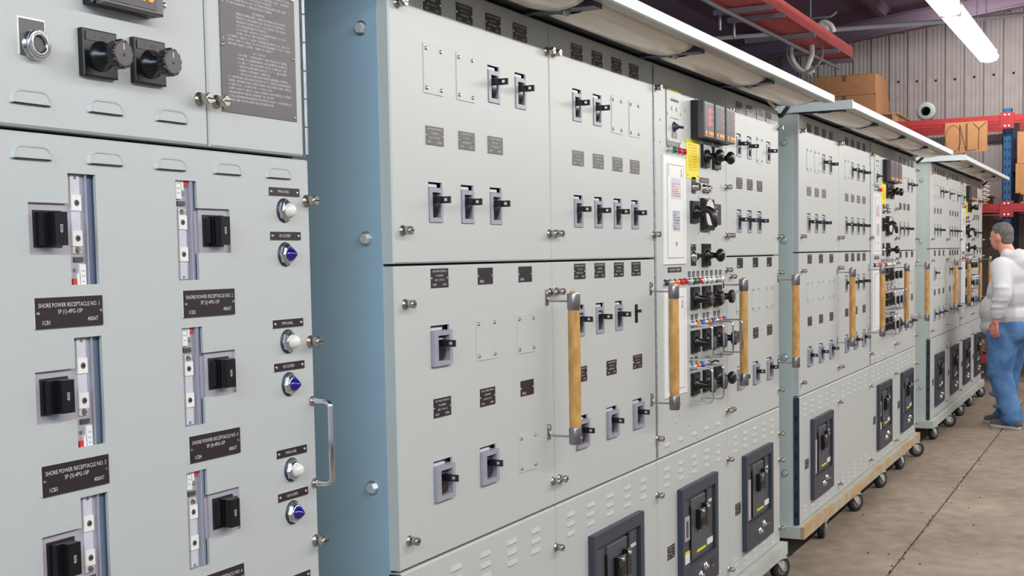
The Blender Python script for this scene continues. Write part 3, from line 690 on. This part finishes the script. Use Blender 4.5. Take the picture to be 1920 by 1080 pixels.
def shore_breaker(b, side):
    """recessed breaker assembly behind the stepped cut-out; side=+1 window right of handle"""
    s = side; y = .006
    def bx(x0, x1, y0, y1, z0, z1, m):
        if s < 0: x0, x1 = -x1, -x0; 
        if s < 0: z0, z1 = -z1, -z0
        b.box(x0, x1, y0, y1, z0, z1, m)
    bx(-.055, .038, y, y+.02, -.045, .045, 'bezel2')          # plate round handle
    bx(-.031, .028, y-.002, y+.004, -.030, .030, 'blackm')
    # handle block
    bx(-.026, .012, -.012, y, -.027, .027, 'black'); bx(-.014, .012, -.026, -.010, -.027, .027, 'black'); bx(.014, .022, -.002, y, -.024, .024, 'blackm')
    bx(.038, .104 if s < 0 else .082, y+.004, y+.02, -.095, .095, 'bezel2')      # column
    e = .009 if s > 0 else .026
    bx(.044+e, .064+e, y+.002, y+.005, -.040, .090, 'lpanel')
    for z in (.044, -.015): bx(.043+e, .065+e, y, y+.004, z-.013, z+.013, 'white')
    for z in (.044, -.015):
        b.lathe((s*(.055+e), y, s*z), (0, -1, 0), [(0, .0055), (.001, .005)], 'meter', 10); b.lathe((s*(.055+e), y-.001, s*z), (0, -1, 0), [(0, .002), (.0006, .002)], 'black', 6)
    b.lathe((s*(.055+e), y+.002, -s*.034), (0, -1, 0), [(0, .0055), (.004, .004)], 'nickel', 10); b.lathe((s*(.055+e), y+.002, s*.086), (0, -1, 0), [(0, .003), (.002, .002)], 'steel', 8)
    bx(.046+e, .066+e, y+.001, y+.005, -.054, -.046, 'frame2'); bx(.056+e, .070+e, y, y+.004, -.092, -.058, 'white'); bx(.050+e, .057+e, y, y+.004, -.092, -.074, 'white'); bx(.041+e, .049+e, y, y+.004, -.092, -.082, 'sred')
    b.lathe((s*(.048+e), y+.003, -s*.068), (0, -1, 0), [(0, .0035), (.002, .0025)], 'steel', 8)
    for k in range(3): bx(.060+e, .067+e, y-.0004, y, -.088+.009*k, -.086+.009*k, 'sblue')
    if s > 0: bx(.082, .085, y-.002, y+.02, -.095, .095, 'bezel'); bx(.085, .112, y+.006, y+.024, -.095, .095, 'slate')
    else: bx(.054, .060, y-.003, y+.006, -.095, .095, 'slate'); bx(.061, .064, y-.005, y+.006, -.095, .095, 'bezel')
    bx(-.06, .11, y+.024, y+.03, -.1, .1, 'gap')
    v, f = text_geo('400', .0095)
    yy = -.0265; b.add([(s*-.001 - q, yy, p) for p, q, r in v], [g[::-1] for g in f], 'letter')
root = empty('electrical_cabinet', (0, 0, 0), 'nearest grey switchboard cabinet with shore power receptacle nameplates, cut by the left edge', 'cabinet')
b = MB(); b.box(.55, 2.190, .0365, .72, .18, 2.36, 'body'); b.box(.552, 2.188, .036, .0361, .20, 2.35, 'gap'); body = b.build('body', root)
BRL = [(1.483, 1.659), (1.483, 1.387), (1.483, 1.119), (1.483, .850)]; BRR = [(1.885, 1.660), (1.888, 1.388), (1.887, 1.118), (1.887, .848)]
H = []
for x, z in BRL: H += [(x-.044, x+.041, z-.042, z+.042), (x+.0405, x+.102, z-.092, z+.092)]
for x, z in BRR: H += [(x-.048, x+.046, z-.042, z+.042), (x-.104, x-.047, z-.092, z+.092)]
ld = door('door', root, .56, 2.192, .30, 1.812, H, t=.034, m='paint1')
for i, (x, z) in enumerate(BRL):
    comp('circuit_breaker', shore_breaker, (1,), ld, (x, 0, z)); comp('nameplate', shore_plate, (1+2*i, 4), ld, (x+.032, 0, z-.136))
for i, (x, z) in enumerate(BRR):
    comp('circuit_breaker', shore_breaker, (-1,), ld, (x, 0, z)); comp('nameplate', shore_plate, (2+2*i, 4), ld, (x-.023, 0, z-.136))
for z, t in ((1.742, 'PWR AVAIL'), (1.652, 'CB CLOSED'), (1.472, 'PWR AVAIL'), (1.383, 'CB CLOSED'), (1.204, 'PWR AVAIL'), (1.114, 'CB CLOSED'), (.935, 'PWR AVAIL'), (.845, 'CB CLOSED')):
    comp('nameplate', lamp_plate, (t,), ld, (2.104, 0, z))
    L = 'lwhite' if t[0] == 'P' else 'dblue'
    comp('pilot_lamp', pilot, (L,), ld, (2.103, 0, z-.038), 'white domed pilot lamp' if t[0] == 'P' else 'dark blue pointed pilot lamp')
for z in (1.726, 1.429, 1.001, .60): comp('door_screw', bolt, (), ld, (2.180, 0, z))
for x in (.81, .97, 1.13, 1.289, 1.449, 1.608, 1.768, 1.927, 2.086): comp('louver', louver, (.083, .024, .0055, 'paint1'), ld, (x, 0, 1.781))
b = MB(); b.tube([(2.181, 0, 1.302), (2.181, -.034, 1.302), (2.181, -.043, 1.299), (2.181, -.047, 1.290), (2.181, -.047, 1.137), (2.181, -.043, 1.128), (2.181, -.034, 1.125), (2.181, 0, 1.125)], .0062, 'chrome', 10)
for z in (1.302, 1.125): b.lathe((2.181, 0, z), (0, -1, 0), [(0, .011), (.003, .011), (.006, .009)], 'nickel', 12)
b.build('door_handle', ld)
ud = door('door', root, .56, 1.876, 1.819, 2.352, t=.034, m='paint1')
for x in (1.13, 1.291, 1.452, 1.613, 1.775): comp('louver', louver, (.083, .025, .0055, 'paint1'), ud, (x, 0, 1.868))
for x, z in ((1.597, 1.953), (1.716, 1.955)): comp('selector_switch', selector, (.078, .062, .0235), ud, (x, 0, z))
def socket(b):
    b.box(-.030, .026, -.0012, 0, -.03, .030, 'white'); b.box(-.027, .023, -.0024, -.001, -.03, .027, 'plate2')
    b.lathe((0, -.002, -.012), (0, -1, 0), [(0, .024), (.004, .024), (.005, .020), (.008, .020), (.009, .0235), (.014, .0235), (.0155, .0205), (.0145, .0190), (.0160, .0175), (.0160, .0140), (.012, .0135)], 'chrome', 20, True, False)
    b.lathe((0, -.012, -.012), (0, -1, 0), [(0, .0138), (.001, .0126)], 'blkface', 18)
comp('key_socket', socket, (), ud, (1.462, 0, 1.962))
def panel_meter(b):
    b.box(-.078, .078, -.022, 0, -.043, .16, 'black', .004); b.box(-.070, .078, -.036, -.022, -.043, .16, 'meter', .003); b.box(-.062, .058, -.0375, -.036, -.036, .15, 'frame2')
    for x in (-.030, .024, .042): b.lathe((x, -.0375, -.017), (0, -1, 0), [(0, .0088), (.002, .0078)], 'key', 12)
    for x, s in ((-.006, 1), (.008, -1)): b.add([(x-.005, -.039, -.018-.006*s), (x+.005, -.039, -.018-.006*s), (x, -.039, -.018+.006*s)], [(0, 1, 2)] if s > 0 else [(0, 2, 1)], 'key')
    b.box(-.052, -.042, -.0385, -.037, -.020, -.004, 'black')
    for r in range(2):
        for c in range(4): b.quad(-.04+c*.02, -.027+c*.02, .03+r*.05, .055+r*.05, -.0379, 'led')
comp('digital_meter', panel_meter, (), ud, (1.650, 0, 2.076), 'dark digital meter with orange keys')
comp('screw', screw, (.0065,), ud, (1.766, 0, 2.063)); comp('door_screw', bolt, (), ud, (1.853, 0, 1.905))
rd = door('door', root, 1.880, 2.178, 1.819, 2.352, t=.034, m='paint1')
comp('door_screw', bolt, (), rd, (1.901, 0, 1.905))
b = MB(); w, x0, x1, z0, z1 = .24, 1.918, 2.154, 1.889, 2.30
b.box(x0, x1, -.002, 0, z0, z1, 'plate2')
random.seed(11); z = 2.285; li = 0
while z > z0+.022:
    li += 1
    if li in (27, 37): z -= .004; b.strokes(2.015, 2.055, z, .0042, -.0024, 'letter'); z -= .0075; continue
    ind = .012 if not 28 <= li <= 33 and not 38 <= li <= 43 else .04
    if ind < .02 and random.random() < .3: b.strokes(x0+.006, x0+.012, z, .0044, -.0024, 'letter', 0)
    b.strokes(x0+ind+.008, x1-(.012 if random.random() < .7 else .07)-ind*.4, z, .0044, -.0024, 'letter', .13); z -= .0074
ip = b.build('instruction_plate', rd); ip['label'] = 'dark engraved instruction plate full of text'
for x in (x0+.006, x1-.007):
    for z in (1.897, 2.017, 2.137): comp('screw', screw, (.004,), rd, (x, -.002, z))
b = MB(); b.box(2.1785, 2.1815, .001, .033, 1.819, 2.352, 'steel')
for k in range(9): b.lathe((2.184, -.002, 1.823+k*.0585), (0, 0, 1), [(0, .0042), (.056, .0042)], 'steel', 8)
b.build('hinge', root)

# ------------------------------------------------------------------ wheeled dollies under the cabinets
def caster_bracket(b):
    b.box(-.045, .045, -.04, .04, -.008, 0, 'hexn'); b.lathe((0, 0, -.008), (0, 0, -1), [(0, .026), (.012, .022)], 'steel', 14)
    for y in (-.026, .026):
        b.add([(-.022, y-.002, -.016), (.028, y-.002, -.016), (.052, y-.002, -.072), (.028, y-.002, -.072), (-.022, y+.002, -.016), (.028, y+.002, -.016), (.052, y+.002, -.072), (.028, y+.002, -.072)],
              [(0,1,2,3),(4,7,6,5),(0,4,5,1),(1,5,6,2),(2,6,7,3),(3,7,4,0)], 'hexn')
    b.box(-.022, .028, -.028, .028, -.020, -.014, 'steel'); b.cyl((.036, -.03, -.0605), (0, 1, 0), .007, .06, 'chrome', 8)
def caster_wheel(b):
    b.lathe((.036, -.019, -.0605), (0, 1, 0), [(0, .036), (0, .050), (.004, .057), (.034, .057), (.038, .050), (.038, .036)], 'tyre', 24, True, False)
    b.lathe((.036, -.017, -.0605), (0, 1, 0), [(0, .012), (-.002, .037), (.002, .039), (.032, .039), (.036, .037), (.034, .012)], 'hub', 16)
def dolly(x0, x1, label, m, xs, z0=.118):
    r = empty('wheeled_dolly', (x0, 0, 0), label, 'dolly', None)
    w = x1-x0; b = MB(); z1 = .1795
    b.box(0, w, -.032, -.012, z0, z1, m); b.box(0, w, .70, .72, z0, z1, m); b.box(0, .02, -.012, .70, z0, z1, 'dollyg'); b.box(w-.02, w, -.012, .70, z0, z1, 'dollyg')
    b.box(0.02, w-.02, -.012, .70, z1-.007, z1, 'dollyg')
    b.build('frame', r)
    for i, (xx, a) in enumerate(xs):
        for j, yy in enumerate((.012, .63)):
            c = comp('caster', caster_bracket, (), r, (xx-x0, yy, z0+.0005), rot=(0, 0, a + j*1.3)); comp('wheel', caster_wheel, (), c, (0, 0, 0))
dolly(.55, 2.19, 'plain pale steel dolly under the nearest cabinet', 'dollyg', ((.7, .3), (1.4, 1.2), (2.05, 2.5)))
dolly(2.50, 6.035, 'pale steel dolly under the second cabinet', 'dollyg', ((2.65, .3), (3.5, -.5), (4.3, -.3), (5.1, -.8), (5.96, -.45)))
dolly(6.37, 10.10, 'pale steel dolly with orange rust along its edge, under the middle cabinet', 'dolly', ((6.93, .12), (7.74, -.5), (8.58, -.4), (9.36, -.25), (10.0, -.9)))
dolly(10.78, 14.49, 'pale steel dolly under the farthest cabinet', 'dollyg', ((10.95, -.4), (11.8, -1.2), (12.6, -.5), (13.4, -.3), (14.3, -.6)))

# ------------------------------------------------------------------ overhead: tray, conduits, lamps
t = empty('cable_tray', (9, 1.2, 3.5), 'red steel cable tray hanging below the dark roof', 'cable tray')
L0, L1 = -5.0, 3.75
for y in (-.17, .17):
    b = MB(); b.box(L0, L1, y-.004, y+.004, 0, .11, 'traym'); b.box(L0, L1, y-.022 if y > 0 else y, y if y > 0 else y+.022, 0, .006, 'traym'); b.box(L0, L1, y-.022 if y > 0 else y, y if y > 0 else y+.022, .104, .11, 'traym'); b.build('side_rail', t)
b = MB(); b.box(L0, L1, -.165, .165, .008, .012, 'traym'); b.build('tray_bottom', t)
for x in (-4.2, -3, -1.7, -.5, .62, 1.0, 2.04, 3.02, 3.68):
    b = MB(); b.box(x-.02, x+.02, -.20, .26 if x != 2.04 else .42, -.042, -.002, 'steel')
    b.build('strut', t)
for x in (-3, .62, 1.0, 3.60):
    b = MB(); b.cyl((x, .21, -.16), (0, 0, 1), .011, .2 if x in (.62, 1.0) else 1.16, 'steel', 8); b.build('hanger_rod', t)
b = MB(); b.tube([(4.0, 1.30, 3.44), (9.2, 1.30, 3.44), (12.9, 1.20, 3.44)], .018, 'cableg', 10); tag(b.build('conduit'), 'grey conduit strapped under the red cable tray', 'conduit')
b = MB(); b.tube([(12.9, 1.20, 3.44), (12.98, 1.19, 3.44), (13.1, 1.19, 3.40)], .015, 'cable', 8)
cb = empty('cable_bundle', (11.7, 1.2, 3.5), 'loop of white and grey cables over the end of the red tray', 'cables')
def loopy(name, pts, r, m):
    # smooth Catmull-Rom through points (x, y, z) relative to the bundle
    P = [Vector(p) for p in pts]; P = [P[0]] + P + [P[-1]]; out = []
    for i in range(1, len(P)-2):
        for k in range(8):
            u = k/8; p0, p1, p2, p3 = P[i-1], P[i], P[i+1], P[i+2]
            out.append(.5*((2*p1) + (p2-p0)*u + (2*p0-5*p1+4*p2-p3)*u*u + (3*p1-p0-3*p2+p3)*u*u*u))
    out.append(P[-2]); b = MB(); b.tube(out, r, m, 8); return b.build(name, cb)
loopy('cable', [(0, .19, .10), (0, .215, -.02), (0, .205, -.10), (0, .145, -.20), (0, .055, -.25), (0, -.05, -.20), (0, -.107, -.12), (0, -.107, -.02), (0, -.03, .03)], .011, 'cableg')
loopy('cable', [(.03, .17, .08), (.03, .18, -.06), (.03, .14, -.16), (.03, .06, -.235), (.03, -.03, -.23)], .019, 'cablew')
loopy('cable', [(.06, .0, .03), (.06, .0, -.08), (.05, .03, -.17), (.03, .05, -.22)], .024, 'cablew')
loopy('cable', [(.12, -.13, .12), (.12, -.04, .17), (.1, -.10, .22), (.1, -.17, .18), (.12, -.19, .12)], .022, 'cablew')
loopy('cable', [(.12, .22, .12), (.12, .14, .24), (.1, -.02, .26), (.1, -.16, .26), (.1, -.22, .30)], .011, 'cableg')
loopy('cable', [(.12, -.06, .20), (.12, -.12, .16), (.12, -.11, .12)], .034, 'cablew')
b = MB(); b.tube([(14, 4.6, 4.06), (14, 2.711, 4.045), (14, .33, 3.99)], .026, 'pipe', 10); tag(b.build('pipe'), 'long white pipe crossing behind the red cable tray', 'pipe')
b = MB(); b.tube([(14.2, .06, 4.02), (14.2, -2.6, 4.02)], .026, 'pipe', 10); tag(b.build('pipe'), 'short white pipe right of the lit tube lamp', 'pipe')
def fixture(x, y, z, label, group=None, wide=False):
    r = empty('tube_light', (x, y, z), label, 'lamp', group)
    b = MB(); b.box(-1.22, 1.22, -.065, .065, 0, .055, 'fixt'); b.box(-1.22, -1.19, -.07, .07, -.045, .055, 'fixt'); b.box(1.19, 1.22, -.07, .07, -.045, .055, 'fixt'); b.build('housing', r)
    for dy in (-.034, .034):
        b = MB(); b.cyl((-1.18, dy, -.022), (1, 0, 0), .019, 2.36, 'tube', 12); b.build('tube', r)
    if wide:
        b = MB(); b.loft([[(q, .088*math.cos(math.pi*k/8), -.055*math.sin(math.pi*k/8)-.002) for k in range(9)] for q in (-1.19, 1.19)], 'tube', True, False, False); b.build('bloom_lens', r)  # glowing shell added to widen the tubes like bloom
    for dx in (-1.0, .35, 1.0):
        b = MB(); b.cyl((dx, 0, .05), (0, 0, 1), .004, ceil_z(y)-z-.06, 'steel', 6); b.build('hanger_wire', r)
fixture(10.75, -.32, 3.30, 'lit white tube lamp hanging over the far end of the aisle', wide=True)
fixture(8.25, -.32, 3.30, 'lit white tube lamp running on out of the top of the picture', wide=True)
ORD = ['first', 'second', 'third', 'fourth', 'fifth', 'sixth', 'seventh']
for x in AISLE: fixture(x, -2.5, 3.09, 'tube lamp above the aisle, %s from the near end of its row' % ORD.pop(0), 'tube lamps above the aisle')

# ------------------------------------------------------------------ pallet rack and what stands on it
RX = 16.0
r = empty('pallet_rack', (RX, 0, 0), 'blue and red pallet rack against the back wall', 'rack')
def upright(y, m='upr'):
    b = MB(); b.box(0, .012, y-.05, y+.05, 0, 3.25, m); b.box(0, .07, y-.05, y-.044, 0, 3.25, m); b.box(0, .07, y+.044, y+.05, 0, 3.25, m)
    for k in range(30): 
        for s in (-.022, .022): b.box(-.001, .001, y+s-.008, y+s+.008, .15+k*.1, .18+k*.1, 'gap')
    b.box(-.02, .10, y-.07, y+.07, 0, .01, m); b.build('upright', r)
    b = MB(); b.box(.93, 1.0, y-.05, y+.05, 0, 3.25, 'uprd'); b.build('rear_upright', r)
    b = MB()
    for k in range(4): b.tube([(.07, y, .3+k*.75), (.94, y, .7+k*.75)], .018, 'uprd', 6); b.tube([(.07, y, .3+k*.75), (.94, y, .3+k*.75)], .018, 'uprd', 6)
    b.build('brace', r)
YU = (-.107, -2.8, 2.6)
for y in YU: upright(y)
for z in (3.07, 2.03, .23):
    for y0, y1 in ((-.057, 2.55), (-2.75, -.157)):
        for x in (-.045, .96):
            b = MB(); b.box(x, x+.04, y0, y1, z, z+.10, 'beam', 0); b.box(x-.003, x, y0, y1, z+.03, z+.07, 'beam'); b.build('beam', r)
    for y in (-.107, 2.6):
        b = MB(); b.box(-.055, -.001, y-.075, y+.075, z-.06, z+.13, 'beam')
        for s in (-.02, .025):
            for q in (-.03, .10): b.lathe((-.055, y+s, z+q), (-1, 0, 0), [(0, .013), (.008, .010)], 'white', 8)
        b.build('beam_connector', r)
def pallet(x, y, z, label, wy=1.1, wx=.95):
    p = empty('pallet', (x, y, z), label, 'pallet')
    for k in range(3):
        b = MB(); yy = -wy/2 + .05 + k*(wy-.1)/2; b.box(0, wx, yy-.02, yy+.02, .016, .10, 'palw'); b.build('stringer', p)
    for k in range(7):
        xx = k*(wx-.1)/6
        b = MB(); b.box(xx, xx+.1, -wy/2, wy/2, .10, .118, 'palw'); b.build('deck_board', p)
    for k in range(3):
        xx = k*(wx-.1)/2
        b = MB(); b.box(xx, xx+.1, -wy/2, wy/2, 0, .016, 'palw'); b.build('bottom_board', p)
pallet(RX, .66, 2.131, 'wooden pallet on the lower red beam, left of the blue upright')
pallet(RX, -.86, 2.131, 'wooden pallet on the lower red beam, right of the blue upright', 1.2)
pallet(RX, 1.75, 3.171, 'wooden pallet on the top red beam under the two brown boxes', 1.2)
pallet(RX, .72, .331, 'wooden pallet on the lowest beam beside the man')
def carton(x, y0, y1, z0, z1, d, label, m='card', group=None):
    b = MB(); cy = (y0+y1)/2; hy = abs(y1-y0)/2
    b.box(0, d, -hy, hy, 0, z1-z0, m); o = b.build('cardboard_box', None, (x, cy, z0)); tag(o, label, 'box', group)
    b = MB(); b.box(-.002, d+.002, -.025, .025, z1-z0, z1-z0+.0015, 'tape'); b.box(-.0015, 0, -.025, .025, z1-z0-.08, z1-z0+.001, 'tape'); b.build('tape', o)
    b = MB(); b.box(-.001, .0, -hy+.002, hy-.002, z1-z0-.004, z1-z0, 'tape'); b.build('flap_edge', o)
    return o
carton(RX, 1.41, 2.20, 3.290, 3.535, .88, 'large brown box at the bottom of the stack on top of the rack')
carton(RX, 1.42, 2.18, 3.537, 3.79, .80, 'large brown box on top of the other on the rack')
carton(RX, -.95, -.20, 2.25, 2.60, .6, 'lower brown box right of the blue upright', 'cardl')
carton(RX+.02, -.95, -.215, 2.602, 2.98, .6, 'upper brown box right of the blue upright', 'cardl')
b = MB(); b.box(0, .7, -.40, .40, 0, .32, 'blackm'); o = b.build('dark_crate', None, (RX+.1, .66, 2.249)); tag(o, 'black crate on the pallet left of the blue upright', 'crate')
b = MB(); b.box(-.012, 0, -.40, .40, .27, .32, 'gap'); b.build('crate_rim', o)
b = MB(); P = [(.03*math.cos(q*.9), .03*math.sin(q*.9)*1.3, -.0115*q/1.6) for q in range(46)]; b.tube(P, .005, 'white', 5); tag(b.build('coiled_hose', None, (RX-.09, .115, 2.47)), 'white spiral hose hanging at the end of the farthest lamp hood', 'hose')
b = MB(); 
for k in range(3): b.lathe((RX+.1+k*.05, .83, 3.285), (-1, 0, 0), [(0, .055), (0, .095), (.01, .112-.004*k), (.04, .112-.004*k), (.05, .095), (.05, .055)], 'coil', 24, True, False)
b.lathe((RX+.20, .83, 3.285), (-1, 0, 0), [(0, .06), (.01, .06)], 'gap', 16); b.v = [(x, y, z-.0) for x, y, z in b.v]
tag(b.build('hose_coil'), 'grey coil of hose standing on the top red beam', 'hose')
# cardboard sign
b = MB(); b.box(0, .006, -.24, .24, -.36, 0, 'cardl'); sg = b.build('cardboard_sign', None, (RX-.062, .35, 3.115)); tag(sg, 'cardboard sign with hand-drawn ONLY hung on the top red beam', 'sign')
b = MB()
def line(p, q, t=.006):   # sign coordinates: s to the right (=-y), z
    (s0, z0), (s1, z1) = p, q; d = Vector((s1-s0, z1-z0)); d.normalize(); nx, nz = -d.y*t/2, d.x*t/2
    b.add([(-.0008, -(s0+nx), z0+nz), (-.0008, -(s0-nx), z0-nz), (-.0008, -(s1-nx), z1-nz), (-.0008, -(s1+nx), z1+nz)], [(0, 1, 2, 3)], 'marker')
P = [(-.145+.088*math.cos(a)*1.02, -.19+.155*math.sin(a)) for a in [2*math.pi*k/24 for k in range(25)]]
for p, q in zip(P[:-1], P[1:]): line(p, q)
for q in ((( -.075, -.345), (-.07, -.03)), ((-.07, -.03), (.0, -.345)), ((0, -.345), (.0, -.02)), ((.014, -.02), (.014, -.345)), ((.014, -.345), (.11, -.335)), ((.08, -.02), (.145, -.09)), ((.145, -.09), (.225, -.015)), ((.145, -.09), (.14, -.345))): line(*q, t=.009)
b.build('lettering', sg)
# steel column beside the rack
b = MB(); b.box(0, .012, -.09, .09, 0, 4.4, 'ceil'); b.box(.16, .172, -.09, .09, 0, 4.4, 'ceil'); b.box(.012, .16, -.005, .005, 0, 4.4, 'ceil')
tag(b.build('steel_column', None, (16.9, 2.72, 0)), 'dark purple steel column behind the looped cables', 'column')

# ------------------------------------------------------------------ the man at the far end
def blob_obj(name, blobs, m, parent, vox=.012, smooth=6):
    """union of ellipsoids and tapered limbs, remeshed into one skin"""
    b = MB()
    def ell(c, rx, ry, rz):
        n, h = 14, 8; R = []
        for i in range(h+1):
            a = -math.pi/2 + math.pi*i/h; rr = max(.02, math.cos(a))
            R.append([(c[0]+rx*rr*math.cos(2*math.pi*k/n), c[1]+ry*rr*math.sin(2*math.pi*k/n), c[2]+rz*math.sin(a)) for k in range(n)])
        b.loft(R, m)
    for q in blobs:
        if q[0] == 'e': ell(q[1], *q[2])
        else:
            _, p0, r0, p1, r1 = q; p0, p1 = Vector(p0), Vector(p1); L = (p1-p0).length; k = max(2, int(L/(min(r0, r1)*.45)))
            for i in range(k+1): u = i/k; r = r0+(r1-r0)*u; ell(p0.lerp(p1, u), r, r, r)
    o = b.build(name, parent)
    md = o.modifiers.new('r', 'REMESH'); md.mode = 'VOXEL'; md.voxel_size = vox; md.use_smooth_shade = True
    sm = o.modifiers.new('s', 'SMOOTH'); sm.iterations = smooth; sm.factor = .5
    dg = bpy.context.evaluated_depsgraph_get(); me = bpy.data.meshes.new_from_object(o.evaluated_get(dg)); o.modifiers.clear(); old = o.data; o.data = me
    me.materials.clear(); me.materials.append(MT[m])
    for p in me.polygons: p.use_smooth = True
    return o
man = empty('person', (12.02, -.50, 0), 'man with short grey hair in pale grey hooded sweatshirt and blue jeans, walking', 'person')
man.rotation_euler = (0, 0, math.radians(62))   # local +x = forward, +y = his left
HX, HZ = .075, 1.715
body = blob_obj('body', [
    ('e', (HX, 0, HZ), (.098, .078, .118)), ('e', (HX+.035, 0, HZ-.055), (.068, .062, .075)), ('e', (HX+.055, 0, HZ-.095), (.035, .035, .03)),
    ('l', (HX+.098, 0, HZ+.005), .011, (HX+.113, 0, HZ-.028), .016), ('e', (HX+.098, 0, HZ-.066), (.012, .024, .008)), ('e', (HX+.085, 0, HZ+.028), (.014, .05, .012)),
    ('e', (HX-.005, .078, HZ-.015), (.020, .011, .032)), ('e', (HX-.005, -.078, HZ-.015), (.020, .011, .032)),
    ('l', (HX-.01, 0, HZ-.06), .062, (-.01, 0, 1.50), .072), ('e', (-.02, 0, 1.33), (.14, .20, .18)), ('e', (.03, 0, 1.08), (.17, .19, .22)), ('e', (-.02, 0, .92), (.15, .18, .12)),
    ('l', (-.05, .20, 1.44), .062, (-.13, .30, 1.19), .05), ('l', (-.13, .30, 1.19), .045, (-.08, .31, 1.0), .033), ('l', (-.08, .31, 1.0), .030, (-.072, .31, .955), .029),
    ('l', (-.03, -.20, 1.44), .062, (.02, -.27, 1.18), .05), ('l', (.02, -.27, 1.18), .045, (.20, -.22, 1.12), .033),
    ('l', (0, .09, .90), .095, (.03, .10, .50), .065), ('l', (.03, .10, .50), .06, (-.10, .10, .10), .042), ('l', (-.10, .10, .08), .04, (.03, .10, .04), .03),
    ('l', (0, -.09, .90), .095, (.06, -.09, .50), .065), ('l', (.06, -.09, .50), .06, (.10, -.09, .10), .042), ('l', (.10, -.09, .08), .04, (.22, -.09, .04), .03)], 'skin', man, .009, 3)
def hand(px, py, pz, side, fx, fz):
    b = []
    # palm and five fingers slightly curled; fx,fz direction the hand points
    d = Vector((fx, 0, fz)).normalized(); nrm = Vector((d.z, 0, -d.x))
    if nrm.x < 0: nrm = -nrm
    p = Vector((px, py, pz))
    for s in (-.028, -.010, .010, .028): b.append(('l', p + nrm*s*.5, .013, p + d*.075 + nrm*s, .012))
    for i, (s, L) in enumerate(((.032, .066), (.011, .076), (-.011, .072), (-.031, .056))):
        a = p + d*.08 + nrm*s; c = a + d*L*.5 + Vector((0, -side*.008, 0)); e = c + d*L*.42 + Vector((0, -side*.022, 0)); b += [('l', a, .0098, c, .009), ('l', c, .009, e, .0075)]
    a = p + d*.02 + nrm*.03; c = a + d*.035 + nrm*.026 + Vector((0, -side*.01, 0)); b += [('l', a, .013, c, .011), ('l', c, .0105, c + d*.032, .009)]
    return b
hd = blob_obj('hand', hand(-.072, .31, .965, 1, .15, -1), 'skin', man, .004, 2)
hd = blob_obj('hand', hand(.20, -.22, 1.12, -1, 1, -.2), 'skin', man, .004, 2)
hair = blob_obj('hair', [('e', (HX-.012, 0, HZ+.024), (.096, .081, .100)), ('e', (HX-.046, 0, HZ-.025), (.058, .071, .080)), ('e', (HX+.025, 0, HZ+.058), (.068, .066, .060))], 'hair', man, .008, 2)
b = MB()
for s in (-1, 1): b.lathe((HX+.088, s*.030, HZ+.008), (1, 0, 0), [(0, .010), (.004, .009), (.007, .004)], 'eye', 10); b.lathe((HX+.095, s*.030, HZ+.008), (1, 0, 0), [(0, .004), (.001, .003)], 'black', 8)
b.build('eyes', man)
blob_obj('sweatshirt', [
    ('e', (-.05, 0, 1.36), (.185, .235, .175)), ('e', (-.03, 0, 1.20), (.215, .235, .22)), ('e', (.04, 0, 1.04), (.225, .235, .20)), ('e', (.045, 0, .90), (.21, .225, .12)), ('e', (-.06, 0, 1.0), (.19, .215, .14)),
    ('e', (-.10, 0, 1.53), (.12, .135, .06)), ('e', (-.15, 0, 1.47), (.10, .14, .10)), ('l', (-.03, .09, 1.55), .05, (.03, .05, 1.50), .035), ('l', (-.03, -.09, 1.55), .05, (.03, -.05, 1.50), .035),
    ('l', (-.06, .21, 1.43), .100, (-.135, .30, 1.20), .080), ('l', (-.135, .30, 1.20), .079, (-.085, .31, 1.03), .056), ('e', (-.082, .31, 1.0), (.050, .050, .026)),
    ('e', (-.13, .31, 1.26), (.08, .07, .03)), ('e', (-.12, .31, 1.15), (.088, .078, .022)), ('e', (-.10, .315, 1.09), (.076, .072, .018)), ('e', (-.09, .31, 1.04), (.067, .066, .014)),
    ('l', (-.035, -.20, 1.44), .095, (.02, -.285, 1.18), .075), ('l', (.02, -.285, 1.18), .072, (.17, -.23, 1.13), .05)], 'hoodie', man, .011, 9)
blob_obj('jeans', [
    ('e', (-.02, 0, .92), (.20, .205, .14)), ('e', (-.10, .09, .88), (.13, .12, .13)), ('e', (-.10, -.09, .88), (.13, .12, .13)),
    ('l', (-.01, .10, .84), .150, (.02, .11, .50), .112), ('l', (.02, .11, .50), .108, (-.115, .105, .10), .088), ('e', (-.10, .105, .085), (.11, .088, .050)), ('e', (.0, .108, .30), (.115, .095, .03)), ('e', (.03, .11, .47), (.12, .108, .035)), ('e', (-.03, .108, .19), (.11, .092, .025)),
    ('l', (.01, -.10, .84), .150, (.07, -.10, .50), .110), ('l', (.07, -.10, .50), .106, (.09, -.10, .10), .086), ('e', (.11, -.10, .085), (.105, .084, .05)), ('e', (.10, -.10, .35), (.11, .10, .03))], 'jeans', man, .011, 8)
for n_, (x, y, z) in enumerate(((-.07, .105, 0), (.13, -.095, 0))):
    sh = blob_obj('shoe', [('l', (x-.09, y, z+.052), .045, (x+.04, y, z+.048), .045), ('l', (x+.04, y, z+.044), .044, (x+.145, y, z+.034), .034), ('e', (x-.06, y, z+.085), (.055, .045, .045))], 'shoe', man, .008, 3)
    b = MB(); P = []
    for k in range(20):
        a = 2*math.pi*k/20; P.append((x+.03+.155*math.cos(a), y+.050*math.sin(a)*(1.05 if math.cos(a) > 0 else .9), 0))
    b.loft([[(p[0], p[1], z+.002) for p in P], [(p[0], p[1], z+.024) for p in P]], 'sole'); b.build('shoe_sole', sh)
